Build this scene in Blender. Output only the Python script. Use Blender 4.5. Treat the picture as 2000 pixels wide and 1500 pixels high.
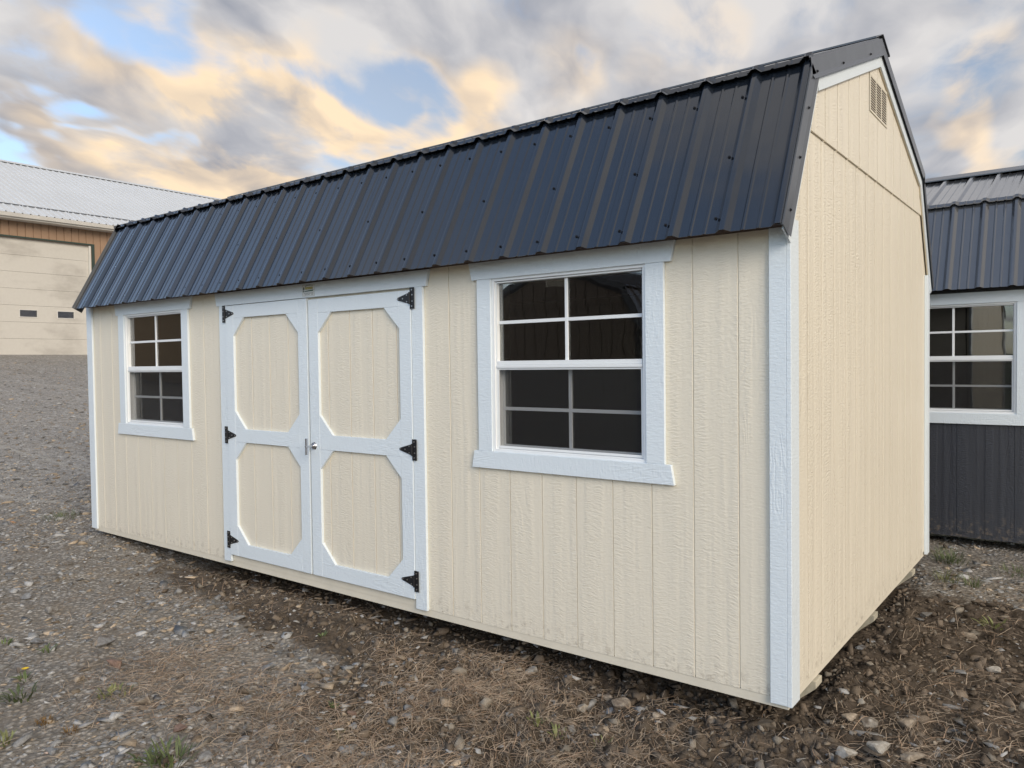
import bpy, bmesh, math, random
import numpy as np
from mathutils import Vector, Euler, Matrix

# ------------------------------------------------------------------ scene, camera, sky, sun
for o in list(bpy.data.objects):
    bpy.data.objects.remove(o)
scn = bpy.context.scene
COL = scn.collection
R = math.radians
random.seed(4)
RNG = np.random.default_rng(7)

CAM_ROT = (1.5437, 0.0129, 0.6534)
CAM_LOC = (0.9882, -3.1459, 1.3933)
FPX = 1504.5
cam_d = bpy.data.cameras.new('camera')
cam = bpy.data.objects.new('camera', cam_d)
COL.objects.link(cam)
cam.location = CAM_LOC
cam.rotation_euler = CAM_ROT
cam_d.sensor_width = 36.0
cam_d.lens = 36.0 * FPX / 2000.0
cam_d.clip_start = 0.05
cam_d.clip_end = 3000
scn.camera = cam

SUN_AZ, SUN_EL = R(117), R(24)          # azimuth clockwise from +Y
scn.view_settings.view_transform = 'Standard'
scn.view_settings.look = 'None'
scn.view_settings.gamma = 1.0
scn.view_settings.use_curve_mapping = False
scn.view_settings.exposure = 1.78
scn.render.resolution_x = 1024
scn.render.resolution_y = 768

sun_d = bpy.data.lights.new('sun', 'SUN')
sun = bpy.data.objects.new('sun', sun_d)
COL.objects.link(sun)
sd = Vector((math.sin(SUN_AZ) * math.cos(SUN_EL), math.cos(SUN_AZ) * math.cos(SUN_EL), math.sin(SUN_EL)))
sun.rotation_euler = sd.to_track_quat('Z', 'Y').to_euler()
sun.location = sd * 40
sun_d.energy = 0.82
sun_d.angle = R(30)
sun_d.color = (1.0, 0.89, 0.74)


class NT:
    """small helper for building node trees"""
    def __init__(self, tree):
        self.t = tree
        self.n = tree.nodes
        self.n.clear()

    def new(self, typ, **kw):
        nd = self.n.new(typ)
        for k, v in kw.items():
            setattr(nd, k, v)
        return nd

    def put(self, sock, v):
        if v is None:
            return
        if isinstance(v, bpy.types.NodeSocket):
            self.t.links.new(v, sock)
        else:
            if hasattr(sock, 'default_value'):
                try:
                    sock.default_value = v
                except Exception:
                    sock.default_value = tuple(v) + (1.0,)

    def math(self, op, a, b=None, c=None, clamp=False):
        nd = self.new('ShaderNodeMath', operation=op, use_clamp=clamp)
        for i, v in enumerate((a, b, c)):
            self.put(nd.inputs[i], v)
        return nd.outputs[0]

    def vmath(self, op, a, b=None):
        nd = self.new('ShaderNodeVectorMath', operation=op)
        self.put(nd.inputs[0], a)
        if b is not None:
            self.put(nd.inputs[1], b)
        return nd.outputs['Value'] if op in ('LENGTH', 'DOT_PRODUCT', 'DISTANCE') else nd.outputs[0]

    def xyz(self, x, y, z):
        nd = self.new('ShaderNodeCombineXYZ')
        for i, v in enumerate((x, y, z)):
            self.put(nd.inputs[i], v)
        return nd.outputs[0]

    def sep(self, v):
        nd = self.new('ShaderNodeSeparateXYZ')
        self.put(nd.inputs[0], v)
        return nd.outputs

    def noise(self, vec, scale, detail=2.0, rough=0.5, dist=0.0):
        nd = self.new('ShaderNodeTexNoise')
        self.put(nd.inputs['Vector'], vec)
        nd.inputs['Scale'].default_value = scale
        nd.inputs['Detail'].default_value = detail
        nd.inputs['Roughness'].default_value = rough
        nd.inputs['Distortion'].default_value = dist
        return nd.outputs[0]

    def ramp(self, v, a, b, lo=0.0, hi=1.0, smooth=True):
        nd = self.new('ShaderNodeMapRange', interpolation_type='SMOOTHSTEP' if smooth else 'LINEAR')
        self.put(nd.inputs[0], v)
        self.put(nd.inputs[1], a)
        self.put(nd.inputs[2], b)
        self.put(nd.inputs[3], lo)
        self.put(nd.inputs[4], hi)
        return nd.outputs[0]

    def mix(self, f, a, b, blend='MIX'):
        nd = self.new('ShaderNodeMix', data_type='RGBA', blend_type=blend)
        self.put(nd.inputs[0], f)
        self.put(nd.inputs[6], col4(a))
        self.put(nd.inputs[7], col4(b))
        return nd.outputs[2]

    def bump(self, h, strength=0.3, dist=0.01, normal=None):
        nd = self.new('ShaderNodeBump')
        nd.inputs['Strength'].default_value = strength
        nd.inputs['Distance'].default_value = dist
        self.put(nd.inputs['Height'], h)
        if normal is not None:
            self.put(nd.inputs['Normal'], normal)
        return nd.outputs[0]

    def out(self, shader, world=False):
        nd = self.new('ShaderNodeOutputWorld' if world else 'ShaderNodeOutputMaterial')
        self.t.links.new(shader, nd.inputs['Surface'])


def col4(c):
    if isinstance(c, bpy.types.NodeSocket):
        return c
    return tuple(c) + (1.0,) if len(c) == 3 else tuple(c)


def build_world():
    w = bpy.data.worlds.new('World')
    scn.world = w
    w.use_nodes = True
    T = NT(w.node_tree)
    sky = T.new('ShaderNodeTexSky', sky_type='NISHITA')
    sky.sun_disc = False
    sky.sun_elevation = SUN_EL
    sky.sun_rotation = SUN_AZ
    sky.altitude = 200
    sky.air_density = 1.0
    sky.dust_density = 1.2
    sky.ozone_density = 1.5
    tc = T.new('ShaderNodeTexCoord').outputs['Generated']
    d = T.vmath('NORMALIZE', tc)
    dx, dy, dz = T.sep(d)[0:3]
    den = T.math('ADD', T.math('MAXIMUM', dz, 0.0), 0.22)
    px = T.math('DIVIDE', dx, den)
    py = T.math('DIVIDE', dy, den)
    # streak direction of the cloud deck in the cloud plane
    a = R(112)
    ca, sa = math.cos(a), math.sin(a)
    al = T.math('ADD', T.math('MULTIPLY', px, ca), T.math('MULTIPLY', py, sa))
    ac = T.math('SUBTRACT', T.math('MULTIPLY', py, ca), T.math('MULTIPLY', px, sa))
    P = T.xyz(T.math('MULTIPLY', al, 0.8), T.math('MULTIPLY', ac, 1.2), 3.7)
    big = T.noise(P, 1.5, 5, 0.5, 0.3)
    wn = T.new('ShaderNodeTexNoise')
    T.put(wn.inputs['Vector'], P)
    wn.inputs['Scale'].default_value = 2.4
    wn.inputs['Detail'].default_value = 3
    warp = T.vmath('MULTIPLY', T.vmath('SUBTRACT', wn.outputs['Color'], (0.5, 0.5, 0.5)), (0.34, 0.34, 0.0))
    Q = T.vmath('ADD', T.xyz(T.math('MULTIPLY', al, 0.85), T.math('MULTIPLY', ac, 1.25), 11.3), warp)
    det = T.noise(Q, 3.0, 11, 0.56, 0.0)
    # the same billows, smoother, sampled a little towards the low sun: lit and shaded sides
    soft = T.noise(Q, 3.0, 8, 0.47, 0.0)
    soft2 = T.noise(T.vmath('ADD', Q, (0.055, -0.075, 0.0)), 3.0, 8, 0.47, 0.0)
    thin = T.noise(T.vmath('MULTIPLY', Q, (1.0, 1.3, 1.0)), 1.25, 5, 0.5, 0.2)
    cov = T.math('ADD', T.math('MULTIPLY', big, 0.45), T.math('MULTIPLY', det, 0.55))
    relief = T.math('SUBTRACT', soft, soft2)

    dw = T.vmath('NORMALIZE', T.vmath('ADD', d, T.vmath('MULTIPLY', T.vmath('SUBTRACT', wn.outputs['Color'], (0.5, 0.5, 0.5)), (0.42, 0.42, 0.30))))

    def lobe(az, el, r):
        """soft round patch of the sky around one bearing"""
        v = (math.sin(R(az)) * math.cos(R(el)), math.cos(R(az)) * math.cos(R(el)), math.sin(R(el)))
        dt = T.vmath('DOT_PRODUCT', dw, v)
        return T.ramp(dt, math.cos(R(r)), 1.0)
    gaps = None
    for az, el, r, k in SKY_GAPS:
        g = T.math('MULTIPLY', lobe(az, el, r), k * 0.82)
        gaps = g if gaps is None else T.math('ADD', gaps, g)
    cov = T.math('SUBTRACT', cov, gaps)
    # the deck breaks up into open sky to the south
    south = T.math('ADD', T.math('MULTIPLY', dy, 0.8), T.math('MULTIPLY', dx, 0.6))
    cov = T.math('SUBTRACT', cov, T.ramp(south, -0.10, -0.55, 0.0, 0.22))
    mask = T.ramp(cov, 0.315, 0.465)
    lit = T.math('ADD', T.math('MULTIPLY', relief, 3.4), T.math('ADD', T.math('MULTIPLY', thin, 2.1), -0.58))
    edge = T.math('SUBTRACT', 1.0, T.ramp(cov, 0.37, 0.50))
    bright0 = T.math('ADD', lit, T.math('MULTIPLY', edge, 0.35))
    warm = None
    for az, el, r, k in SKY_WARM:
        g = T.math('MULTIPLY', lobe(az, el, r), k)
        warm = g if warm is None else T.math('ADD', warm, g)
    warm = T.math('MULTIPLY', T.math('MULTIPLY', warm, 1.3), T.ramp(T.noise(P, 2.1, 6, 0.55, 0.3), 0.34, 0.60), clamp=True)
    warm = T.math('ADD', warm, 0.07, clamp=True)
    bright = T.math('ADD', bright0, T.math('MULTIPLY', warm, 0.30), clamp=True)
    body = (0.140, 0.150, 0.176)
    highl = T.mix(warm, (0.292, 0.290, 0.294), (0.425, 0.335, 0.235))
    bodyc = T.mix(T.math('MULTIPLY', warm, 0.55), body, (0.25, 0.207, 0.165))
    cloud = T.mix(bright, bodyc, highl)
    cl10 = T.mix(1.0, cloud, (7.3, 7.3, 7.3), 'MULTIPLY')
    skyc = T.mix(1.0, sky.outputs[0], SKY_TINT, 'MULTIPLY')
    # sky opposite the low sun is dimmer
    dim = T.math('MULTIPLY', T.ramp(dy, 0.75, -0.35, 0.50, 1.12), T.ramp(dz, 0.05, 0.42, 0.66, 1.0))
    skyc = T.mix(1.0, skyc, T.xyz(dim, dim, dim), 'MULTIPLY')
    # thin veil of pale cloud over the blue
    bw = T.new('ShaderNodeRGBToBW')
    T.put(bw.inputs[0], skyc)
    skyc = T.mix(T.ramp(thin, 0.3, 0.75, 0.22, 0.55), skyc, T.xyz(bw.outputs[0], bw.outputs[0], bw.outputs[0]))
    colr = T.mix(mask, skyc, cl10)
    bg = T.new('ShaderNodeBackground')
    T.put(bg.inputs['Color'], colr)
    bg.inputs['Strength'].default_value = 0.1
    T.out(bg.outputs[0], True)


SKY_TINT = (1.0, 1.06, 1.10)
# bearing (deg clockwise from +Y), elevation, radius, weight
SKY_GAPS = [(-58, 22.5, 5, 0.10), (-54.5, 20.5, 4.5, 0.09), (-51, 18, 4.5, 0.10), (-47, 17.2, 4.5, 0.12), (-42, 16.5, 4.5, 0.10),
            (-70, 15.0, 3.4, 0.12), (-66.8, 14.0, 3.0, 0.14), (-64, 12.6, 2.6, 0.15), (-29.8, 22.2, 2.8, 0.15), (-24, 22.5, 4.5, 0.11), (-18, 20, 5, 0.08),
            (-58, 12, 11, -0.10), (-68, 10, 6, -0.10), (-66, 20, 8, -0.09), (-51, 24, 5, -0.06)]
SKY_WARM = [(-54, 11.5, 9, 1.4), (-58, 14, 7, 0.8), (-61, 17, 8, 0.45), (-57, 20.6, 4, 0.8), (-51, 19.5, 4.5, 1.0), (-41, 17.5, 5, 1.0), (-46.5, 15, 4.5, 1.1),
            (-31, 22, 5, 0.5), (-64, 19, 6, 0.3), (-6, 14.6, 3, 0.6), (-22, 22, 4, 0.3)]
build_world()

# ------------------------------------------------------------------ materials
MATS = {}


def material(name):
    m = bpy.data.materials.new(name)
    m.use_nodes = True
    MATS[name] = m
    return m, NT(m.node_tree)


def principled(T, color, rough=0.5, spec=0.5, metal=0.0, normal=None, **kw):
    p = T.new('ShaderNodeBsdfPrincipled')
    T.put(p.inputs['Base Color'], col4(color))
    T.put(p.inputs['Roughness'], rough)
    p.inputs['Specular IOR Level'].default_value = spec
    p.inputs['Metallic'].default_value = metal
    if normal is not None:
        T.put(p.inputs['Normal'], normal)
    for k, v in kw.items():
        p.inputs[k].default_value = v
    return p.outputs[0]


def geo_pos(T):
    return T.new('ShaderNodeNewGeometry').outputs['Position']


def siding_mat(name, color, strength=0.55, depth=0.008):
    """embossed wood-grain panel siding, satin paint"""
    m, T = material(name)
    x, y, z = T.sep(geo_pos(T))[0:3]
    rnd = T.new('ShaderNodeObjectInfo').outputs['Random']
    h = T.math('ADD', T.math('ADD', x, y), T.math('MULTIPLY', rnd, 3.0))
    # horizontal saw ripples broken into vertical columns
    wob = T.noise(T.xyz(T.math('MULTIPLY', h, 9.0), 0.0, T.math('MULTIPLY', z, 2.2)), 1.0, 3, 0.5)
    z2 = T.math('ADD', z, T.math('MULTIPLY', wob, 0.06))
    rip = T.noise(T.xyz(T.math('MULTIPLY', h, 26.0), 0.0, T.math('MULTIPLY', z2, 120.0)), 1.0, 2, 0.55, 0.3)
    colm = T.ramp(T.noise(T.xyz(T.math('MULTIPLY', h, 15.0), 5.0, T.math('MULTIPLY', z, 0.7)), 1.0, 2, 0.5), 0.36, 0.62, 0.25, 1.0)
    # long cathedral grain here and there
    warp = T.noise(T.xyz(T.math('MULTIPLY', h, 5.0), 2.0, T.math('MULTIPLY', z, 1.3)), 1.0, 2, 0.5)
    grain = T.math('SINE', T.math('MULTIPLY', warp, 150.0))
    gm = T.ramp(T.noise(T.xyz(T.math('MULTIPLY', h, 4.0), 9.0, T.math('MULTIPLY', z, 1.1)), 1.0, 2, 0.5), 0.55, 0.66)
    fine = T.noise(T.xyz(T.math('MULTIPLY', h, 70.0), 0.0, T.math('MULTIPLY', z, 60.0)), 1.0, 3, 0.6)
    hgt = T.math('ADD', T.math('MULTIPLY', T.math('MULTIPLY', rip, colm), 1.0), T.math('MULTIPLY', fine, 0.28))
    hgt = T.math('ADD', hgt, T.math('MULTIPLY', T.math('MULTIPLY', grain, gm), 0.07))
    nrm = T.bump(hgt, strength, depth)
    tint = T.noise(geo_pos(T), 0.9, 3, 0.5)
    dk = tuple(c * 0.94 for c in color)
    c = T.mix(tint, color, dk)
    c = T.mix(T.ramp(fine, 0.25, 0.42, 0.12, 0.0), c, tuple(k * 0.6 for k in color))
    # faint mud splash along the foot of the wall
    spl = T.math('MULTIPLY', T.ramp(z, 0.16, -0.06), T.ramp(T.noise(geo_pos(T), 26.0, 5, 0.7), 0.50, 0.66, 0.0, 0.5))
    c = T.mix(spl, c, (0.20, 0.16, 0.12))
    T.out(principled(T, c, 0.42, 0.38, normal=nrm))
    return m


def trim_mat(name, color, vertical=True):
    m, T = material(name)
    x, y, z = T.sep(geo_pos(T))[0:3]
    rnd = T.new('ShaderNodeObjectInfo').outputs['Random']
    h = T.math('ADD', T.math('ADD', x, y), T.math('MULTIPLY', rnd, 2.0))
    u, v = (z, h) if vertical else (h, z)
    warp = T.noise(T.xyz(T.math('MULTIPLY', u, 1.6), T.math('MULTIPLY', v, 9.0), 0.0), 1.0, 3, 0.55)
    grain = T.math('SINE', T.math('MULTIPLY', warp, 90.0))
    rip = T.noise(T.xyz(T.math('MULTIPLY', u, 110.0), T.math('MULTIPLY', v, 28.0), 0.0), 1.0, 2, 0.5, 0.2)
    gm = T.ramp(T.noise(T.xyz(T.math('MULTIPLY', u, 1.7), T.math('MULTIPLY', v, 3.0), 7.0), 1.0, 2, 0.5), 0.5, 0.62)
    fine = T.noise(T.xyz(T.math('MULTIPLY', u, 60.0), T.math('MULTIPLY', v, 90.0), 3.0), 1.0, 3, 0.6)
    hg = T.math('ADD', T.math('MULTIPLY', rip, 0.5), T.math('MULTIPLY', fine, 0.25))
    hg = T.math('ADD', hg, T.math('MULTIPLY', T.math('MULTIPLY', grain, gm), 0.10))
    nrm = T.bump(hg, 0.6, 0.006)
    c = T.mix(T.noise(T.xyz(T.math('MULTIPLY', h, 2.0), 0.0, T.math('MULTIPLY', z, 2.0)), 1.0, 4, 0.55), color, tuple(k * 0.92 for k in color))
    T.out(principled(T, c, 0.45, 0.4, normal=nrm))
    return m


def plain_mat(name, color, rough=0.5, spec=0.5, metal=0.0, vary=0.08, scale=6.0, bump=0.0, bscale=60.0, **kw):
    m, T = material(name)
    pos = geo_pos(T)
    n = T.noise(pos, scale, 4, 0.55)
    c = T.mix(T.ramp(n, 0.3, 0.7), color, tuple(max(0, k * (1 - vary)) for k in color))
    nrm = T.bump(T.noise(pos, bscale, 3, 0.6), bump, 0.004) if bump else None
    r = T.ramp(n, 0.3, 0.7, rough * 0.9, min(1, rough * 1.12))
    T.out(principled(T, c, r, spec, metal, normal=nrm, **kw))
    return m


def metal_roof_mat(name, color, rough=0.3, spec=0.5, coat=0.0):
    """painted steel sheet: faint oil canning, dust, tiny dirt"""
    m, T = material(name)
    pos = geo_pos(T)
    wave = T.noise(pos, 2.6, 2, 0.5)
    dust = T.noise(pos, 9.0, 5, 0.6)
    fine = T.noise(pos, 160.0, 2, 0.5)
    h = T.math('ADD', T.math('MULTIPLY', wave, 1.0), T.math('MULTIPLY', fine, 0.004))
    nrm = T.bump(h, 0.10, 0.05)
    c = T.mix(T.ramp(dust, 0.45, 0.8, 0.0, 0.06), color, tuple(min(1, k * 1.6 + 0.02) for k in color))
    r = T.ramp(dust, 0.35, 0.75, rough * 0.93, rough * 1.1)
    kw = {'Coat Weight': coat, 'Coat IOR': 1.75, 'Coat Roughness': 0.10} if coat else {}
    T.out(principled(T, c, r, spec, 0.0, normal=nrm, **kw))
    return m


siding_mat('cream_siding', (0.765, 0.705, 0.585), 0.45)
siding_mat('cream_siding_deep', (0.765, 0.705, 0.585), 0.7, 0.008)
siding_mat('charcoal_siding', (0.044, 0.047, 0.057))
siding_mat('brown_siding', (0.17, 0.14, 0.115))
siding_mat('tan_siding', (0.45, 0.36, 0.25))
trim_mat('white_trim_v', (0.72, 0.785, 0.83), True)
trim_mat('white_trim_h', (0.72, 0.785, 0.83), False)
trim_mat('dark_trim_v', (0.05, 0.05, 0.055), True)
trim_mat('dark_trim_h', (0.05, 0.05, 0.055), False)
plain_mat('cream_paint', (0.72, 0.665, 0.55), 0.55, 0.35, bump=0.15)
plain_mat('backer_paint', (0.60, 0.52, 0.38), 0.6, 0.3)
plain_mat('vinyl_white', (0.80, 0.82, 0.83), 0.35, 0.5, vary=0.03)
plain_mat('raw_wood', (0.42, 0.32, 0.20), 0.75, 0.2, vary=0.3, scale=12, bump=0.2)
plain_mat('treated_wood', (0.52, 0.48, 0.38), 0.8, 0.2, vary=0.3, scale=14, bump=0.25)
plain_mat('interior_wood', (0.075, 0.055, 0.038), 0.85, 0.1, vary=0.4, scale=8)
plain_mat('black_iron', (0.012, 0.012, 0.014), 0.42, 0.5)
plain_mat('zinc', (0.55, 0.55, 0.55), 0.35, 0.5, 1.0)
plain_mat('chrome', (0.62, 0.62, 0.64), 0.16, 0.5, 1.0)
plain_mat('screw_black', (0.008, 0.008, 0.01), 0.5, 0.4)
metal_roof_mat('roof_charcoal', (0.011, 0.0145, 0.021), 0.13, 1.0, 0.0)
metal_roof_mat('rake_charcoal', (0.085, 0.092, 0.104), 0.30, 0.6)
metal_roof_mat('roof_brown', (0.03, 0.022, 0.018), 0.3, 0.5)
metal_roof_mat('roof_grey', (0.062, 0.064, 0.068), 0.17, 0.7, 0.8)
plain_mat('barn_roof', (0.56, 0.58, 0.60), 0.42, 0.5, vary=0.06, scale=0.8)
plain_mat('barn_brown', (0.33, 0.215, 0.14), 0.5, 0.4, vary=0.12, scale=1.2)
plain_mat('barn_white', (0.66, 0.64, 0.60), 0.5, 0.4, vary=0.1, scale=1.5)
plain_mat('barn_green', (0.035, 0.055, 0.045), 0.5, 0.4)
plain_mat('barn_dark', (0.05, 0.03, 0.025), 0.7, 0.2)
plain_mat('decal_white', (0.66, 0.68, 0.66), 0.4, 0.4, vary=0.02)
plain_mat('decal_dark', (0.02, 0.035, 0.025), 0.5, 0.3)
plain_mat('decal_green', (0.03, 0.09, 0.06), 0.5, 0.3)
plain_mat('decal_olive', (0.28, 0.25, 0.09), 0.5, 0.3)
plain_mat('decal_yellow', (0.75, 0.66, 0.28), 0.5, 0.3)
plain_mat('decal_grey', (0.20, 0.22, 0.22), 0.5, 0.3)


def overhead_door_mat():
    m, T = material('overhead_door')
    pos = geo_pos(T)
    x, y, z = T.sep(pos)[0:3]
    soot = T.ramp(T.noise(T.xyz(0.0, T.math('MULTIPLY', y, 0.55), T.math('MULTIPLY', z, 1.1)), 1.0, 6, 0.6), 0.50, 0.72)
    fine = T.noise(pos, 14.0, 4, 0.6)
    c = T.mix(fine, (0.585, 0.56, 0.51), (0.52, 0.495, 0.45))
    c = T.mix(T.math('MULTIPLY', soot, 0.42), c, (0.24, 0.215, 0.19))
    T.out(principled(T, c, 0.5, 0.4))


overhead_door_mat()


def glass_mat():
    m, T = material('window_glass')
    fr = T.new('ShaderNodeFresnel')
    fr.inputs['IOR'].default_value = 1.52
    tr = T.new('ShaderNodeBsdfTransparent')
    tr.inputs['Color'].default_value = (0.80, 0.82, 0.82, 1)
    gl = T.new('ShaderNodeBsdfGlossy')
    gl.inputs['Roughness'].default_value = 0.015
    pos = geo_pos(T)
    T.put(gl.inputs['Normal'], T.bump(T.noise(pos, 3.0, 2, 0.5), 0.02, 0.05))
    mx = T.new('ShaderNodeMixShader')
    T.put(mx.inputs[0], T.math('MULTIPLY', fr.outputs[0], 3.0, clamp=True))
    T.t.links.new(tr.outputs[0], mx.inputs[1])
    T.t.links.new(gl.outputs[0], mx.inputs[2])
    T.out(mx.outputs[0])
    m, T = material('insect_screen')
    x, y, z = T.sep(geo_pos(T))[0:3]
    k = 2 * math.pi / 0.0032
    wv = T.math('MULTIPLY', T.math('SINE', T.math('MULTIPLY', T.math('ADD', x, y), k)), T.math('SINE', T.math('MULTIPLY', z, k)))
    tr = T.new('ShaderNodeBsdfTransparent')
    df = principled(T, (0.032, 0.031, 0.031), 0.7, 0.2)
    mx = T.new('ShaderNodeMixShader')
    T.put(mx.inputs[0], T.math('ADD', 0.27, T.math('MULTIPLY', wv, 0.06)))
    T.t.links.new(tr.outputs[0], mx.inputs[1])
    T.t.links.new(df, mx.inputs[2])
    T.out(mx.outputs[0])


glass_mat()


def attr_mat(name, rough=0.8, spec=0.25, bump=0.3, bscale=120.0, trans=0.0):
    """colour comes from each piece's own 'tint' attribute, mottled"""
    m, T = material(name)
    at = T.new('ShaderNodeAttribute', attribute_name='tint').outputs['Color']
    pos = geo_pos(T)
    n = T.noise(pos, bscale, 4, 0.6)
    c = T.mix(T.ramp(n, 0.3, 0.7), at, T.mix(1.0, at, (0.68, 0.68, 0.68), 'MULTIPLY'))
    T.out(principled(T, c, rough, spec, normal=T.bump(n, bump, 0.004) if bump else None))
    return m


attr_mat('stone_tint')
attr_mat('straw_tint', 0.75, 0.2, 0.0)
attr_mat('leaf_tint', 0.55, 0.3, 0.0)
attr_mat('clod_tint', 0.95, 0.08, 0.6, 220.0)


def rock_mat():
    m, T = material('rock')
    oc = T.new('ShaderNodeObjectInfo').outputs['Color']
    pos = geo_pos(T)
    n = T.noise(pos, 55.0, 6, 0.62)
    n2 = T.noise(pos, 14.0, 4, 0.55)
    c = T.mix(T.ramp(n, 0.32, 0.68), oc, T.mix(1.0, oc, (0.60, 0.58, 0.56), 'MULTIPLY'))
    # soil sticking to the lower and rough places
    c = T.mix(T.ramp(n2, 0.50, 0.66, 0.0, 0.75), c, (0.085, 0.062, 0.045))
    T.out(principled(T, c, 0.85, 0.25, normal=T.bump(n, 0.55, 0.006)))


rock_mat()


def ground_mat():
    m, T = material('ground_soil')
    pos = geo_pos(T)
    at = T.new('ShaderNodeAttribute', attribute_name='mask').outputs['Color']
    sp = T.new('ShaderNodeSeparateColor')
    T.put(sp.inputs[0], at)
    dirt, chalk, green = sp.outputs[0], sp.outputs[1], sp.outputs[2]
    n1 = T.noise(pos, 0.9, 5, 0.6)
    n2 = T.noise(pos, 7.0, 6, 0.62)
    n3 = T.noise(pos, 45.0, 5, 0.65)
    vor = T.new('ShaderNodeTexVoronoi', feature='F1')
    T.put(vor.inputs['Vector'], pos)
    vor.inputs['Scale'].default_value = 34.0
    vd, vc = vor.outputs['Distance'], vor.outputs['Color']
    vcs = T.new('ShaderNodeSeparateColor')
    T.put(vcs.inputs[0], vc)
    vor2 = T.new('ShaderNodeTexVoronoi', feature='F1')
    T.put(vor2.inputs['Vector'], pos)
    vor2.inputs['Scale'].default_value = 75.0
    vcs2 = T.new('ShaderNodeSeparateColor')
    T.put(vcs2.inputs[0], vor2.outputs['Color'])
    # dirt
    dc = T.mix(T.ramp(n2, 0.32, 0.68), (0.076, 0.059, 0.044), (0.135, 0.107, 0.081))
    dc = T.mix(T.ramp(n3, 0.3, 0.75, 0.0, 0.6), dc, (0.052, 0.040, 0.030))
    dc = T.mix(T.ramp(n1, 0.52, 0.7, 0.0, 0.55), dc, (0.20, 0.155, 0.11))
    # gravel
    g = T.mix(vcs.outputs[0], (0.20, 0.199, 0.195), (0.52, 0.515, 0.50))
    g2 = T.mix(vcs2.outputs[0], (0.18, 0.172, 0.162), (0.42, 0.405, 0.385))
    g = T.mix(T.ramp(n3, 0.42, 0.58), g, g2)
    g = T.mix(T.ramp(n2, 0.46, 0.66, 0.0, 0.62), g, (0.25, 0.21, 0.165))
    g = T.mix(T.ramp(n1, 0.44, 0.64, 0.0, 0.5), g, (0.40, 0.365, 0.315))
    g = T.mix(T.ramp(vd, 0.28, 0.52, 0.0, 0.55), g, (0.08, 0.074, 0.066))
    g = T.mix(1.0, g, (1.06, 1.0, 0.92), 'MULTIPLY')
    g = T.mix(T.math('MULTIPLY', T.ramp(T.sep(pos)[0], -6.5, -10.0), T.ramp(n2, 0.3, 0.7, 0.25, 0.7)), g, (0.36, 0.355, 0.345))
    # wheel tracks worn into the drive up to the workshop
    gx, gy, gz = T.sep(pos)[0:3]
    trk = T.noise(T.xyz(T.math('MULTIPLY', T.math('ADD', gx, T.math('MULTIPLY', gy, 0.5)), 0.16), T.math('MULTIPLY', T.math('SUBTRACT', gy, T.math('MULTIPLY', gx, 0.28)), 1.5), 0.0), 1.0, 5, 0.6, 0.3)
    far = T.ramp(gx, -4.5, -8.0)
    g = T.mix(T.math('MULTIPLY', far, T.ramp(trk, 0.50, 0.68, 0.0, 0.45)), g, (0.22, 0.205, 0.185))
    g = T.mix(T.math('MULTIPLY', far, T.ramp(trk, 0.44, 0.30, 0.0, 0.35)), g, (0.47, 0.455, 0.43))
    spk = T.noise(pos, 11.0, 4, 0.75)
    g = T.mix(T.math('MULTIPLY', far, T.ramp(spk, 0.52, 0.66, 0.0, 0.7)), g, (0.12, 0.115, 0.11))
    g = T.mix(T.math('MULTIPLY', far, T.ramp(spk, 0.46, 0.34, 0.0, 0.7)), g, (0.52, 0.51, 0.49))
    m1 = T.ramp(T.math('ADD', dirt, T.math('MULTIPLY', T.math('SUBTRACT', n2, 0.5), 0.9)), 0.35, 0.65)
    c = T.mix(m1, g, dc)
    c = T.mix(T.math('MULTIPLY', chalk, T.ramp(n3, 0.3, 0.6, 0.25, 1.0)), c, (0.46, 0.44, 0.40))
    c = T.mix(T.math('MULTIPLY', green, T.ramp(n2, 0.3, 0.6, 0.4, 1.0)), c, (0.06, 0.10, 0.03))
    hh = T.math('ADD', T.math('MULTIPLY', n3, 0.6), T.math('MULTIPLY', T.math('SUBTRACT', 1.0, vd), 0.5))
    hh = T.math('ADD', hh, T.math('MULTIPLY', n2, 0.7))
    T.out(principled(T, c, 0.93, 0.15, normal=T.bump(hh, 0.85, 0.03)))


ground_mat()


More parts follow.
